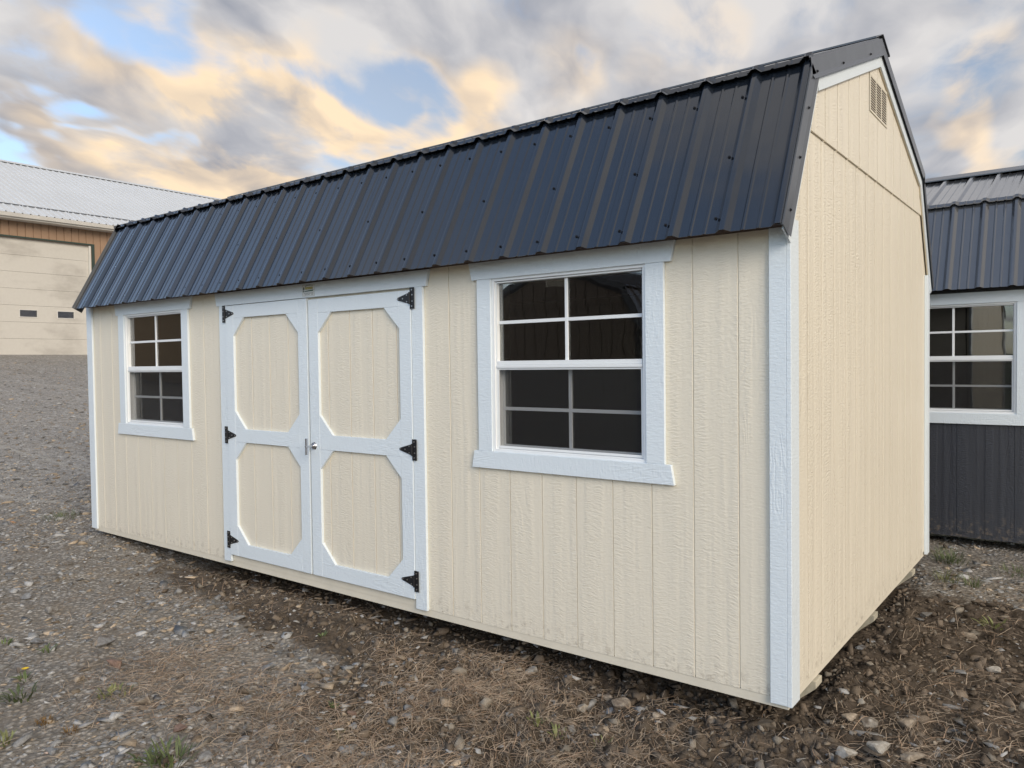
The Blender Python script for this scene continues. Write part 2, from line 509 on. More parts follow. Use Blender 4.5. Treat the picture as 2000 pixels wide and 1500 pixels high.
# ------------------------------------------------------------------ mesh helpers
class MB:
    def __init__(self):
        self.v, self.f, self.mi = [], [], []

    def add(self, verts, faces, mi=0):
        b = len(self.v)
        self.v += [tuple(p) for p in verts]
        self.f += [tuple(b + i for i in q) for q in faces]
        self.mi += [mi] * len(faces)
        return self

    def box(self, x0, x1, y0, y1, z0, z1, mi=0):
        if x1 < x0: x0, x1 = x1, x0
        if y1 < y0: y0, y1 = y1, y0
        if z1 < z0: z0, z1 = z1, z0
        v = [(x0, y0, z0), (x1, y0, z0), (x1, y1, z0), (x0, y1, z0), (x0, y0, z1), (x1, y0, z1), (x1, y1, z1), (x0, y1, z1)]
        return self.add(v, [(3, 2, 1, 0), (4, 5, 6, 7), (0, 1, 5, 4), (1, 2, 6, 5), (2, 3, 7, 6), (3, 0, 4, 7)], mi)

    def prism(self, poly, axis, a, b, mi=0):
        """polygon of 2D points extruded along an axis from a to b. axis 'x': (y,z); 'y': (x,z); 'z': (x,y)"""
        def pt(p, t):
            return {'x': (t, p[0], p[1]), 'y': (p[0], t, p[1]), 'z': (p[0], p[1], t)}[axis]
        ar = sum(poly[i][0] * poly[(i + 1) % len(poly)][1] - poly[(i + 1) % len(poly)][0] * poly[i][1] for i in range(len(poly)))
        poly = list(poly)
        if ar < 0:
            poly.reverse()
        if a > b:
            a, b = b, a
        n = len(poly)
        v = [pt(p, a) for p in poly] + [pt(p, b) for p in poly]
        top = tuple(range(n, 2 * n))
        bot = tuple(reversed(range(n)))
        side = [(i, (i + 1) % n, n + (i + 1) % n, n + i) for i in range(n)]
        fs = [top, bot] + side
        if axis == 'y':
            fs = [tuple(reversed(q)) for q in fs]
        return self.add(v, fs, mi)

    def cyl(self, c, axis, r, h, n=16, r2=None, mi=0):
        r2 = r if r2 is None else r2
        v = []
        for t, rr in ((0, r), (h, r2)):
            for i in range(n):
                a = 2 * math.pi * i / n
                p, q = rr * math.cos(a), rr * math.sin(a)
                v.append({'x': (c[0] + t, c[1] + p, c[2] + q), 'y': (c[0] + q, c[1] + t, c[2] + p), 'z': (c[0] + p, c[1] + q, c[2] + t)}[axis])
        f = [tuple(reversed(range(n))), tuple(range(n, 2 * n))] + [(i, (i + 1) % n, n + (i + 1) % n, n + i) for i in range(n)]
        return self.add(v, f, mi)

    def mesh(self, name, mats, bevel=0.0, smooth=False):
        me = bpy.data.meshes.new(name)
        me.from_pydata(self.v, [], self.f)
        for m in (mats if isinstance(mats, (list, tuple)) else [mats]):
            me.materials.append(MATS[m])
        me.polygons.foreach_set('material_index', self.mi)
        if bevel:
            bm = bmesh.new()
            bm.from_mesh(me)
            bmesh.ops.remove_doubles(bm, verts=bm.verts, dist=1e-5)
            bmesh.ops.bevel(bm, geom=list(bm.edges), offset=bevel, segments=1, affect='EDGES', clamp_overlap=True)
            bm.to_mesh(me)
            bm.free()
        if smooth:
            me.polygons.foreach_set('use_smooth', [True] * len(me.polygons))
        me.update()
        return me

    def build(self, name, mats, parent=None, bevel=0.0, smooth=False):
        return link(name, self.mesh(name, mats, bevel, smooth), parent)


def link(name, data, parent=None, loc=(0, 0, 0)):
    o = bpy.data.objects.new(name, data)
    COL.objects.link(o)
    o.location = loc
    if parent is not None:
        o.parent = parent
    return o


def tag(o, label, cat, group=None):
    o['label'] = label
    o['category'] = cat
    if group:
        o['group'] = group
    return o


def holes_rects(x0, x1, z0, z1, holes):
    """split a rectangle minus rectangular holes into rectangles"""
    xs = sorted({x0, x1, *[min(max(h[0], x0), x1) for h in holes], *[min(max(h[1], x0), x1) for h in holes]})
    out = []
    for a, b in zip(xs, xs[1:]):
        if b - a < 1e-4:
            continue
        mid = (a + b) / 2
        zz = [z0]
        for h in sorted([h for h in holes if h[0] < mid < h[1]], key=lambda h: h[2]):
            if h[3] <= z0 or h[2] >= z1:
                continue
            zz += [max(h[2], z0), min(h[3], z1)]
        zz.append(z1)
        for c, d in zip(zz[0::2], zz[1::2]):
            if d - c > 1e-4:
                out.append((a, b, c, d))
    return out


def clip_poly(poly, nx, ny, c):
    """keep the side nx*x+ny*y<=c"""
    out = []
    n = len(poly)
    for i in range(n):
        p, q = poly[i], poly[(i + 1) % n]
        dp, dq = nx * p[0] + ny * p[1] - c, nx * q[0] + ny * q[1] - c
        if dp <= 0:
            out.append(p)
        if (dp < 0 < dq) or (dq < 0 < dp):
            t = dp / (dp - dq)
            out.append((p[0] + (q[0] - p[0]) * t, p[1] + (q[1] - p[1]) * t))
    return out


# ------------------------------------------------------------------ lofted sheds
SG = 0.2032        # groove spacing of the siding
XG = -0.020        # gable siding face


def make_shed(name, L, siding, trim, roof, rake, windows, doors, zb=0.0, zo=0.0, W=3.09, groove0=0.2236,
              vent=True, full=True, paint='cream_paint'):
    """long lofted shed. front wall at local y=0 running from x=-L to 0, gable end at x=0.
    zb: siding bottom, zo: raise of the roof"""
    tv, th = trim + '_v', trim + '_h'
    root = link(name, None)
    cy = W / 2
    E = (-0.133, 1.912 + zo)
    K = (0.279, 2.690 + zo)
    U = (0.228, 2.652 + zo)
    PK = (cy, 3.155 + zo)
    lw = Vector((K[0] - E[0], K[1] - E[1])).normalized()      # lower slope direction
    uw = Vector((PK[0] - U[0], PK[1] - U[1])).normalized()
    ln = Vector((lw.y, -lw.x))                                # inward normals (y,z)
    un = Vector((uw.y, -uw.x))

    def mir(p):
        return (W - p[0], p[1])

    def inside(poly, off):
        """clip a gable polygon (y,z) to the roof outline moved inward by off"""
        for nrm, base in ((ln, E), (un, U)):
            c = nrm.x * base[0] + nrm.y * base[1] + off
            poly = clip_poly(poly, -nrm.x, -nrm.y, -c)
            if not poly:
                return poly
            # mirrored side
            b2 = mir(base)
            c2 = -nrm.x * b2[0] + nrm.y * b2[1] + off
            poly = clip_poly(poly, nrm.x, -nrm.y, -c2)
            if not poly:
                return poly
        return poly

    # --- front wall with its boards
    holes = [(c - 0.455, c + 0.455, 0.925, 1.838) for c in windows]
    eave_z = 1.985 + zo
    wall = MB()
    for (a, b, c, d) in holes_rects(-L + 0.03, -0.05, zb + 0.005, eave_z, holes):
        wall.box(a, b, 0.014, 0.105, c, d)
        wall.box(a, b, 0.0045, 0.0138, c, d, 1)
    front = wall.build('front_wall', ['interior_wood', paint], root)
    gx = [-groove0 - SG * i for i in range(-1, 40)]
    cuts = sorted([g for g in gx if -L + 0.02 < g < -0.02] + [-L, -0.018])
    door_h = [(dx0 - 0.05, dx1 + 0.05, zb - 0.1, 1.84) for dx0, dx1 in doors]
    cache = {}
    for a, b in zip(cuts, cuts[1:]):
        rc = holes_rects(a + 0.0022, b - 0.0022, zb, eave_z, holes + door_h)
        if not rc:
            continue
        key = (round(b - a, 3),) if len(rc) == 1 and rc[0][2] == zb and rc[0][3] == eave_z and abs(rc[0][1] - rc[0][0] - (b - a - 0.0044)) < 1e-4 else None
        if key in cache and key is not None:
            link('siding_board', cache[key], front, (a, 0, 0))
            continue
        groups = []
        for r_ in rc:
            hit = [g for g in groups if any(min(abs(r_[0] - k[1]), abs(r_[1] - k[0])) < 1e-5 and r_[2] < k[3] and k[2] < r_[3] for k in g)]
            new = [r_] + [k for g in hit for k in g]
            groups = [g for g in groups if g not in hit] + [new]
        for g in groups:
            mb = MB()
            for (p, q, r, s) in g:
                mb.box(p - a, q - a, 0, 0.0095, r, s)
            me = mb.mesh('siding_board', [siding], bevel=0.0012 if key else 0)
            if key is not None:
                cache[key] = me
            link('siding_board', me, front, (a, 0, 0))
    for dx0, dx1 in doors:
        MB().box(dx0 - 0.001, dx1 + 0.001, 0.0, 0.0097, zb - 0.0002, zb + 0.085).build('threshold_board', [paint], root)
    MB().box(-L + 0.004, -0.021, 0.003, 0.045, zb - 0.040, zb - 0.0004).build('skirt_board', [paint], root)
    # --- back wall and far end (plain, seen only from elsewhere)
    MB().box(-L + 0.03, -0.05, W - 0.10, W, zb, eave_z).build('back_wall', [siding], root)
    poly = inside([(0.0, zb), (W, zb), (W, 3.5 + zo), (0.0, 3.5 + zo)], 0.03)
    MB().prism(poly, 'x', -L + 0.045, -L + 0.07).build('end_wall', [siding], root)
    # floor
    MB().box(-L + 0.03, -0.05, 0.05, W - 0.05, zb - 0.035, zb + 0.02).build('floor_deck', ['interior_wood'], root)
    # --- gable wall
    gp = inside([(0.012, zb + 0.005), (W - 0.012, zb + 0.005), (W - 0.012, 3.5 + zo), (0.012, 3.5 + zo)], 0.035)
    gable = MB().prism(gp, 'x', XG - 0.09, XG - 0.0205).prism(gp, 'x', XG - 0.0203, XG - 0.0145, 1).build('gable_wall', ['interior_wood', paint], root)
    band = 2.378
    for lo, hi, g0, x1, x0 in ((zb, band + 0.012, 0.272, XG, XG - 0.014), (band, 3.5, 0.306, XG + 0.009, XG - 0.0004)):
        ys = [0.0005] + [g0 + 0.2058 * i for i in range(-1, 15) if 0.05 < g0 + 0.2058 * i < W - 0.03] + [W]
        for a, b in zip(ys, ys[1:]):
            p = inside([(a + 0.0060, lo), (b - 0.0060, lo), (b - 0.0060, hi), (a + 0.0060, hi)], 0.036)
            if len(p) >= 3:
                MB().prism(p, 'x', x0, x1).build('siding_board', [siding + '_deep' if siding + '_deep' in MATS else siding], gable, bevel=0.001)
    MB().box(XG - 0.05, XG - 0.006, 0.02, W - 0.02, zb - 0.036, zb - 0.0004).build('skirt_board', [paint], root)
    # --- corner boards
    ct = zb - 0.020
    MB().box(-0.089, -0.0195, -0.0165, -0.0006, ct, 1.96 + zo).build('corner_board', [tv], root, bevel=0.0015)
    MB().box(-0.019, 0.0, -0.0170, 0.085, ct - 0.001, 1.96 + zo).build('corner_board', [tv], root, bevel=0.0015)
    MB().box(-L - 0.016, -L + 0.082, -0.0165, -0.0006, ct, 1.96 + zo).build('corner_board', [tv], root, bevel=0.0015)
    MB().box(XG + 0.0006, 0.0, W - 0.075, W + 0.015, ct, 1.98 + zo).build('corner_board', [tv], root, bevel=0.0015)

    # --- windows
    for c in windows:
        make_window(root, c, tv, th)
    for dx0, dx1 in doors:
        make_doors(root, dx0, dx1, siding, tv, th, zb, full)
    if vent:
        make_vent(root, cy)

    # --- rake boards and flashing along the gable outline
    def strip(side, p, q, nrm, o0, o1, x0, x1, nm, mt, e0=0.0, e1=0.0, bevel=0.0):
        d = (Vector(q) - Vector(p)).normalized()
        a = Vector(p) - d * e0
        b = Vector(q) + d * e1
        pl = [a + nrm * o0, b + nrm * o0, b + nrm * o1, a + nrm * o1]
        pl = [tuple(k) for k in pl]
        if side:
            pl = [mir(k) for k in pl]
        return MB().prism(pl, 'x', x0, x1).build(nm, [mt], root, bevel=bevel)

    def upper_trimmed(side, o0, o1, x0, x1, nm, mt, e0=0.0):
        """board under the upper slope mitred at the peak"""
        a = Vector(U) - uw * e0
        def at_peak(o):
            base = Vector(U) + un * o
            t = (cy - base.x) / uw.x
            return tuple(base + uw * t)
        pl = [tuple(a + un * o0), at_peak(o0), at_peak(o1), tuple(a + un * o1)]
        if side:
            pl = [mir(k) for k in pl]
        return MB().prism(pl, 'x', x0, x1).build(nm, [mt], root)
    for side in (0, 1):
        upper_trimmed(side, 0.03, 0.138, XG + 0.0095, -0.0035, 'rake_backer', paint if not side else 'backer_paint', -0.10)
        upper_trimmed(side, 0.02, 0.133, -0.0034, 0.004, 'rake_board', th, -0.09)
        Kl = tuple(Vector(K) + lw * 0.0)
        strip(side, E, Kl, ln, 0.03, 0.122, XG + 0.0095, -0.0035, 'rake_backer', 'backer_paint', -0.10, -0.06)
        strip(side, E, Kl, ln, 0.02, 0.117, -0.0034, 0.0038, 'rake_board', th, 0.0, -0.03)
        # metal rake flashing: face, lip, top leg
        mbf = MB()
        for (p, q, nrm, fw, lip, e0, e1, mt) in ((E, K, ln, 0.056, 0.022, 0.0, -0.055, 0), (U, PK, un, 0.060, 0.018, 0.0, 0.0, 1)):
            d = (Vector(q) - Vector(p)).normalized()
            a = Vector(p) - d * e0
            b = Vector(q) + d * e1

            def ends(o):
                if mt == 1:
                    base = Vector(U) + un * o
                    return (base, base + uw * ((cy - base.x) / uw.x))
                return (a + nrm * o, b + nrm * o)

            def quadx(o0, o1, x0, x1, th_=0.0015):
                a0, b0 = ends(o0)
                a1, b1 = ends(o1)
                pts = [(x0, a0), (x0, b0), (x1, b1), (x1, a1)]
                vs = []
                for dxx in (0, th_):
                    for xx, pp in pts:
                        yy = pp.x if not side else W - pp.x
                        vs.append((xx + dxx, yy, pp.y))
                mbf.add(vs, [(0, 1, 2, 3), (7, 6, 5, 4), (0, 4, 5, 1), (1, 5, 6, 2), (2, 6, 7, 3), (3, 7, 4, 0)])
            quadx(-0.006 if mt == 0 else -0.010, fw, 0.0085, 0.0085)
            quadx(fw, fw + lip, 0.0085, 0.0175 if mt == 1 else 0.0150)
            quadx(-0.0065 if mt == 0 else -0.0105, -0.0060 if mt == 0 else -0.010, -0.012 if mt == 0 else -0.03, 0.0085)
        mbf.build('rake_flashing', [rake], root)
        # far end flashing
        for (p, q, nrm, w_) in ((E, K, ln, 0.07), (U, PK, un, 0.08)):
            pl = [tuple(Vector(p) - nrm * 0.022), tuple(Vector(q) - nrm * 0.022), tuple(Vector(q) + nrm * w_), tuple(Vector(p) + nrm * w_)]
            if side:
                pl = [mir(k) for k in pl]
            MB().prism(pl, 'x', -L + 0.0245, -L + 0.0265).build('rake_flashing', [rake], root)

    # --- roof decks, ribbed sheets, screws
    RS, R0 = 0.226, 0.235
    for side in (0, 1):
        for kind, p, q, nrm, d in (('lower', E, K, ln, lw), ('upper', U, PK, un, uw)):
            ov = 0.0
            dk = [tuple(Vector(p) + nrm * 0.004 + d * 0.05), tuple(Vector(q) + nrm * 0.004 + d * (-0.02 if kind == 'lower' else 0)), tuple(Vector(q) + nrm * 0.026 + d * (-0.02 if kind == 'lower' else -0.01)), tuple(Vector(p) + nrm * 0.026 + d * 0.05)]
            if side:
                dk = [mir(k) for k in dk]
            slope = MB().prism(dk, 'x', -L + 0.045, -0.012).build('roof_slope', ['barn_dark'], root)
            length = (Vector(q) - Vector(p)).length
            # sheets: 4 ribs each
            x_hi = 0.005
            xs0 = -R0 + RS
            k0 = 0
            edges = [x_hi]
            xx = -R0 - RS * 2.5
            while xx > -L + 0.2:
                edges.append(xx)
                xx -= RS * 4
            edges.append(-L + 0.028)
            for si, (xb, xa) in enumerate(zip(edges, edges[1:])):
                prof = []       # (x, height) from xa to xb
                ribs = [-R0 - RS * i for i in range(-1, 40)]
                pts = [(xa, 0.0), (xb, 0.0)]
                for rx in ribs:
                    for o_, h_ in ((-0.032, 0), (-0.0115, 0.0180), (-0.008, 0.0188), (0.008, 0.0188), (0.0115, 0.0180), (0.032, 0)):
                        if xa < rx + o_ < xb:
                            pts.append((rx + o_, h_))
                    for m_ in (RS * 0.36, RS * 0.64):
                        for o_, h_ in ((-0.009, 0), (-0.004, 0.004), (0.004, 0.004), (0.009, 0)):
                            if xa < rx + m_ + o_ < xb:
                                pts.append((rx + m_ + o_, h_))
                pts.sort()
                mb = MB()
                lift = 0.0006 * (si % 2)
                vs = []
                for s_ in (0.0, length):
                    for (xx_, h_) in pts:
                        b_ = Vector(p) + d * s_ - nrm * (h_ + lift)
                        vs.append((xx_, b_.x if not side else W - b_.x, b_.y))
                n = len(pts)
                fs = [(i, i + 1, n + i + 1, n + i) for i in range(n - 1)]
                if side:
                    fs = [tuple(reversed(f_)) for f_ in fs]
                mb.add(vs, fs)
                me = mb.mesh('roof_sheet', [roof])
                sh = link('roof_sheet', me, slope)
                so = sh.modifiers.new('thick', 'SOLIDIFY')
                so.thickness = 0.0012
                so.offset = -1
            if full and side == 0:
                sm = screw_mesh()
                rows = [0.075, 0.40, 0.74] if kind == 'lower' else [0.05, 0.55]
                for i in range(0, 27):
                    rx = -R0 - RS * i
                    if rx < -L + 0.05:
                        continue
                    for ri, s_ in enumerate(rows):
                        if ri == 1 and i % 2:
                            continue
                        b_ = Vector(p) + d * (s_ * length / 0.9 if kind == 'lower' else s_) - nrm * 0.001
                        so_ = link('roof_screw', sm, slope, (rx - 0.043, b_.x, b_.y))
                        nz = -nrm
                        so_.rotation_euler = Vector((0, nz.x, nz.y)).to_track_quat('Z', 'Y').to_euler()
    if full:
        sm = screw_mesh()
        for (p, d, nrm, ss, of) in ((E, lw, ln, (0.10, 0.36, 0.62), 0.038), (U, uw, un, (0.07, 0.52, 1.10), 0.052)):
            for s_ in ss:
                b_ = Vector(p) + d * s_ + nrm * of
                so_ = link('flashing_screw', sm, root, (0.0095, b_.x, b_.y))
                so_.rotation_euler = (0, R(90), 0)
    # ridge cap
    rc = []
    for t, dz in ((-0.17, 0), (0, 0), (0.17, 0)):
        rc.append((cy + t, PK[1] + 0.034 - abs(t) * uw.y / uw.x))
    MB().prism([rc[0], rc[1], rc[2], (rc[2][0], rc[2][1] - 0.010), (rc[1][0], rc[1][1] - 0.003), (rc[0][0], rc[0][1] - 0.010)], 'x', -L + 0.02, 0.016).build('ridge_cap', [rake], root)
    # skids
    for y in (0.40, 1.50, 2.60) if full else (0.4, 2.6):
        prof = [(-L + 0.02, zb - 0.04), (-0.012, zb - 0.04), (-0.012, zb - 0.072), (-0.14, zb - 0.185), (-L + 0.14, zb - 0.185), (-L + 0.02, zb - 0.08)]
        MB().prism(prof, 'y', y - 0.045, y + 0.045).build('skid', ['treated_wood'], root, bevel=0.002)
    # soffit closing strip behind the eave
    MB().box(-L + 0.05, -0.02, -0.110, -0.003, 1.925 + zo, 1.937 + zo).build('soffit', ['barn_dark'], root)
    return root


_SC = {}


def screw_mesh():
    if 'm' not in _SC:
        mb = MB()
        mb.cyl((0, 0, 0), 'z', 0.0070, 0.002, 10)
        mb.cyl((0, 0, 0.002), 'z', 0.0042, 0.005, 6)
        _SC['m'] = mb.mesh('roof_screw', ['screw_black'])
    return _SC['m']


def make_window(root, c, tv, th):
    a, b = c - 0.4475, c + 0.4475
    z0, z1 = 0.932, 1.833
    fr = MB()
    # vinyl outer frame: nail fin frame and inner step
    for (w, y0, y1, ins) in ((0.016, -0.008, 0.06, 0.0), (0.009, 0.002, 0.06, 0.0162)):
        p, q, r, s = a + ins, b - ins, z0 + ins * 0.5, z1 - ins
        fr.box(p, p + w, y0, y1, r, s)
        fr.box(q - w, q, y0, y1, r, s)
        fr.box(p + w, q - w, y0, y1, s - w * 0.9, s)
        fr.box(p + w, q - w, y0, y1, r, r + w * 0.9)
    frame = fr.build('window', ['vinyl_white'], root, bevel=0.0012)
    p, q = a + 0.0256, b - 0.0256
    zm = 1.389
    # upper sash (fixed)
    mb = MB()
    mb.box(p, q, 0.002, 0.040, zm - 0.006, zm + 0.016)
    mb.box(p, q, -0.003, 0.046, zm - 0.021, zm - 0.0065)
    mb.build('meeting_rail', ['vinyl_white'], frame, bevel=0.0015)
    MB().box(p, q, 0.027, 0.030, zm + 0.016, z1 - 0.0245).build('pane', ['window_glass'], frame)
    ztop = (zm + z1 - 0.012) / 2
    MB().box(c - 0.0085, c + 0.0085, 0.0185, 0.0262, zm + 0.016, z1 - 0.0245).build('muntin', ['vinyl_white'], frame, bevel=0.001)
    MB().box(p, q, 0.0190, 0.0257, ztop - 0.0085, ztop + 0.0085).build('muntin', ['vinyl_white'], frame, bevel=0.001)
    # lower sash set back, behind the insect screen
    zl0, zl1 = z0 + 0.020, zm - 0.0215
    mb = MB()
    mb.box(p, p + 0.012, 0.046, 0.062, zl0, zl1)
    mb.box(q - 0.012, q, 0.046, 0.062, zl0, zl1)
    mb.box(p + 0.012, q - 0.012, 0.046, 0.062, zl0, zl0 + 0.016)
    mb.build('sash', ['vinyl_white'], frame)
    MB().box(p + 0.012, q - 0.012, 0.053, 0.056, zl0 + 0.016, zl1).build('pane', ['window_glass'], frame)
    zmid = (zl0 + zl1) / 2 - 0.004
    MB().box(c - 0.0085, c + 0.0085, 0.0455, 0.0528, zl0 + 0.016, zl1).build('muntin', ['vinyl_white'], frame)
    MB().box(p + 0.012, q - 0.012, 0.0460, 0.0525, zmid - 0.0085, zmid + 0.0085).build('muntin', ['vinyl_white'], frame)
    mb = MB()
    mb.box(p, p + 0.008, 0.004, 0.012, zl0, zl1)
    mb.box(q - 0.008, q, 0.004, 0.012, zl0, zl1)
    mb.box(p + 0.008, q - 0.008, 0.004, 0.012, zl0, zl0 + 0.011)
    mb.box(p + 0.008, q - 0.008, 0.004, 0.012, zl1 - 0.009, zl1)
    mb.build('screen_frame', ['vinyl_white'], frame, bevel=0.001)
    MB().box(p + 0.008, q - 0.008, 0.0078, 0.0082, zl0 + 0.011, zl1 - 0.009).build('insect_screen', ['insect_screen'], frame)
    for (e, f, g_, h_) in holes_rects(a - 0.003, b + 0.003, z0 - 0.003, z1 + 0.003, [(a + 0.022, b - 0.022, z0 + 0.012, z1 - 0.022)]):
        MB().box(e, f, 0.064, 0.120, g_, h_).build('window_jamb', ['raw_wood'], frame)
    # trim boards
    y0, y1 = -0.0185, -0.0006
    MB().box(a - 0.092, a - 0.0006, y0, y1, z0 + 0.0005, z1 - 0.0005).build('trim_board', [tv], frame, bevel=0.0015)
    MB().box(b + 0.0006, b + 0.092, y0, y1, z0 + 0.0005, z1 - 0.0005).build('trim_board', [tv], frame, bevel=0.0015)
    MB().prism([(a - 0.126, z1), (b + 0.126, z1), (b + 0.147, z1 + 0.092), (a - 0.147, z1 + 0.092)], 'y', y0 - 0.002, y1).build('window_header', [th], frame, bevel=0.0015)
    MB().prism([(a - 0.122, z0), (b + 0.122, z0), (b + 0.138, z0 - 0.090), (a - 0.138, z0 - 0.090)], 'y', y0 - 0.002, y1).build('window_sill', [th], frame, bevel=0.0015)


def make_doors(root, dx0, dx1, siding, tv, th, zb, full):
    """pair of doors between dx0 and dx1 (opening), local z from the siding bottom"""
    mid = (dx0 + dx1) / 2
    tz = 1.829
    y0, y1 = -0.019, -0.0006
    MB().box(dx0 - 0.090, dx0 - 0.003, y0, y1, zb - 0.004, tz).build('door_trim', [tv], root, bevel=0.0015)
    MB().box(dx1 + 0.003, dx1 + 0.090, y0, y1, zb - 0.004, tz).build('door_trim', [tv], root, bevel=0.0015)
    hd = MB().prism([(dx0 - 0.118, tz), (dx1 + 0.118, tz), (dx1 + 0.140, tz + 0.092), (dx0 - 0.140, tz + 0.092)], 'y', y0 - 0.002, y1).build('door_header', [th], root, bevel=0.0015)
    if full:
        make_decal(hd, mid + 0.012, -0.0215, tz + 0.044)
    for k, (a, b, top) in enumerate(((dx0, mid - 0.009, 1.824), (mid + 0.009, dx1, 1.814))):
        zl = zb + 0.05
        leaf = MB().box(a + 0.002, b - 0.002, 0.0015, 0.010, zl + 0.002, top - 0.002).build('door', [siding], root)
        # field boards between grooves
        gx = [-0.2236 - SG * i for i in range(0, 40)]
        cuts = sorted([g for g in gx if a + 0.03 < g < b - 0.03] + [a + 0.004, b - 0.004])
        for p, q in zip(cuts, cuts[1:]):
            MB().box(p + 0.0022, q - 0.0022, -0.0055, 0.0012, zl + 0.003, top - 0.003).build('panel_board', [siding], leaf, bevel=0.001)
        fy0, fy1 = -0.0245, -0.0058
        st = 0.092
        MB().box(a, a + st, fy0, fy1, zl, top).build('stile', [tv], leaf, bevel=0.0012)
        MB().box(b - st, b, fy0, fy1, zl, top).build('stile', [tv], leaf, bevel=0.0012)
        rails = ((zl, zl + 0.092), (0.862, 0.955), (top - 0.088, top))
        for r0, r1 in rails:
            MB().box(a + st + 0.0006, b - st - 0.0006, fy0 + 0.0004, fy1, r0, r1).build('rail', [th], leaf, bevel=0.0012)
        g = 0.124
        xa, xb = a + st + 0.0006, b - st - 0.0006
        for r0, r1 in ((rails[0][1] + 0.0005, rails[1][0] - 0.0005), (rails[1][1] + 0.0005, rails[2][0] - 0.0005)):
            for px, sx in ((xa, 1), (xb, -1)):
                for pz, sz in ((r0, 1), (r1, -1)):
                    MB().prism([(px, pz), (px + sx * g, pz), (px, pz + sz * g)], 'y', fy0 + 0.0007, fy1).build('corner_brace', [tv], leaf)
        # T hinges
        for hz in (1.768, 0.908, 0.156):
            hx = a if k == 0 else b
            s = 1 if k == 0 else -1
            hb = MB()
            px0 = hx - s * 0.034
            hb.box(px0, hx - s * 0.001, -0.0285, -0.0250, hz - 0.060, hz + 0.060)
            hb.cyl((hx - s * 0.001, -0.031, hz - 0.034), 'z', 0.0058, 0.068, 10)
            hb.prism([(hx + s * 0.004, hz - 0.032), (hx + s * 0.004, hz + 0.032), (hx + s * 0.086, hz + 0.010), (hx + s * 0.098, hz + 0.006),
                      (hx + s * 0.102, hz), (hx + s * 0.098, hz - 0.006), (hx + s * 0.086, hz - 0.010)], 'y', -0.0285, -0.0250)
            for bx, bz in ((-0.018, 0.046), (-0.021, 0.018), (-0.021, -0.018), (-0.018, -0.046), (0.022, 0.019), (0.022, -0.019), (0.055, 0.0), (0.092, 0.0)):
                hb.cyl((hx + s * bx, -0.0312, hz + bz), 'y', 0.0042, 0.003, 8, mi=1)
            hb.build('hinge', ['black_iron', 'zinc'], leaf)
        if k == 1:
            cx, cz = a + 0.034, 0.882
            hb = MB()
            hb.cyl((cx, -0.034, cz), 'y', 0.0200, 0.010, 24, 0.0265)
            hb.cyl((cx, -0.041, cz), 'y', 0.0120, 0.008, 16)
            hb.cyl((cx, -0.078, cz), 'y', 0.0060, 0.040, 12)
            hb.box(cx - 0.0065, cx + 0.0065, -0.090, -0.077, cz - 0.052, cz + 0.052)
            hb.cyl((cx, -0.0935, cz), 'y', 0.0075, 0.005, 12)
            hb.build('door_handle', ['chrome'], leaf, bevel=0.0012)


def make_decal(parent, cx, y, cz):
    """builder's sticker: arched caption, lettered olive band, green swoosh, two lines of small print"""
    w, h = 0.062, 0.036
    mb = MB()
    mb.box(cx - w, cx + w, y - 0.0004, y + 0.0005, cz - h, cz + h, 0)
    def r(x0, x1, z0, z1, mi, l=0.0002):
        mb.box(cx + x0, cx + x1, y - 0.0004 - l, y - 0.0004, cz + z0, cz + z1, mi)
    # emblem: dark tree-like mark at the left
    r(-0.052, -0.040, 0.004, 0.019, 1)
    r(-0.049, -0.043, 0.019, 0.024, 1)
    r(-0.053, -0.045, -0.008, 0.001, 1)
    r(-0.044, -0.040, -0.009, -0.004, 1)
    # caption of separate strokes
    for i in range(9):
        t = i / 8
        z = 0.026 + 0.004 * math.sin(math.pi * t)
        r(-0.030 + 0.076 * t - 0.0028, -0.030 + 0.076 * t + 0.0028, z, z + 0.0045, 1)
    r(-0.034, 0.044, 0.007, 0.022, 3)
    for i in range(8):
        x = -0.031 + i * 0.0093
        r(x, x + 0.0022, 0.0095, 0.0195, 4, 0.0004)
        r(x + 0.0022, x + 0.0060, 0.0170 if i % 2 else 0.0095, 0.0195 if i % 2 else 0.0120, 4, 0.0004)
        r(x + 0.0022, x + 0.0055, 0.0135, 0.0155, 4, 0.0004)
    mb.prism([(cx - 0.036, cz - 0.002), (cx + 0.050, cz + 0.003), (cx + 0.046, cz - 0.005), (cx - 0.036, cz - 0.0065)], 'y', y - 0.0007, y - 0.0004, 2)
    r(-0.060, 0.060, -0.0120, -0.0112, 5)
    for zz, segs in ((-0.018, (-0.046, -0.028, -0.024, -0.004, 0.0, 0.022, 0.026, 0.048)), (-0.026, (-0.036, -0.014, -0.010, 0.012, 0.030, 0.046))):
        for p, q in zip(segs[0::2], segs[1::2]):
            r(p, q, zz - 0.0016, zz + 0.0016, 5)
    for a_ in ((-w, w, -h, -h + 0.0012), (-w, w, h - 0.0012, h), (-w, -w + 0.0012, -h, h), (w - 0.0012, w, -h, h)):
        r(*a_, 5, 0.0001)
    mb.build('label_sticker', ['decal_white', 'decal_dark', 'decal_green', 'decal_olive', 'decal_yellow', 'decal_grey'], parent)


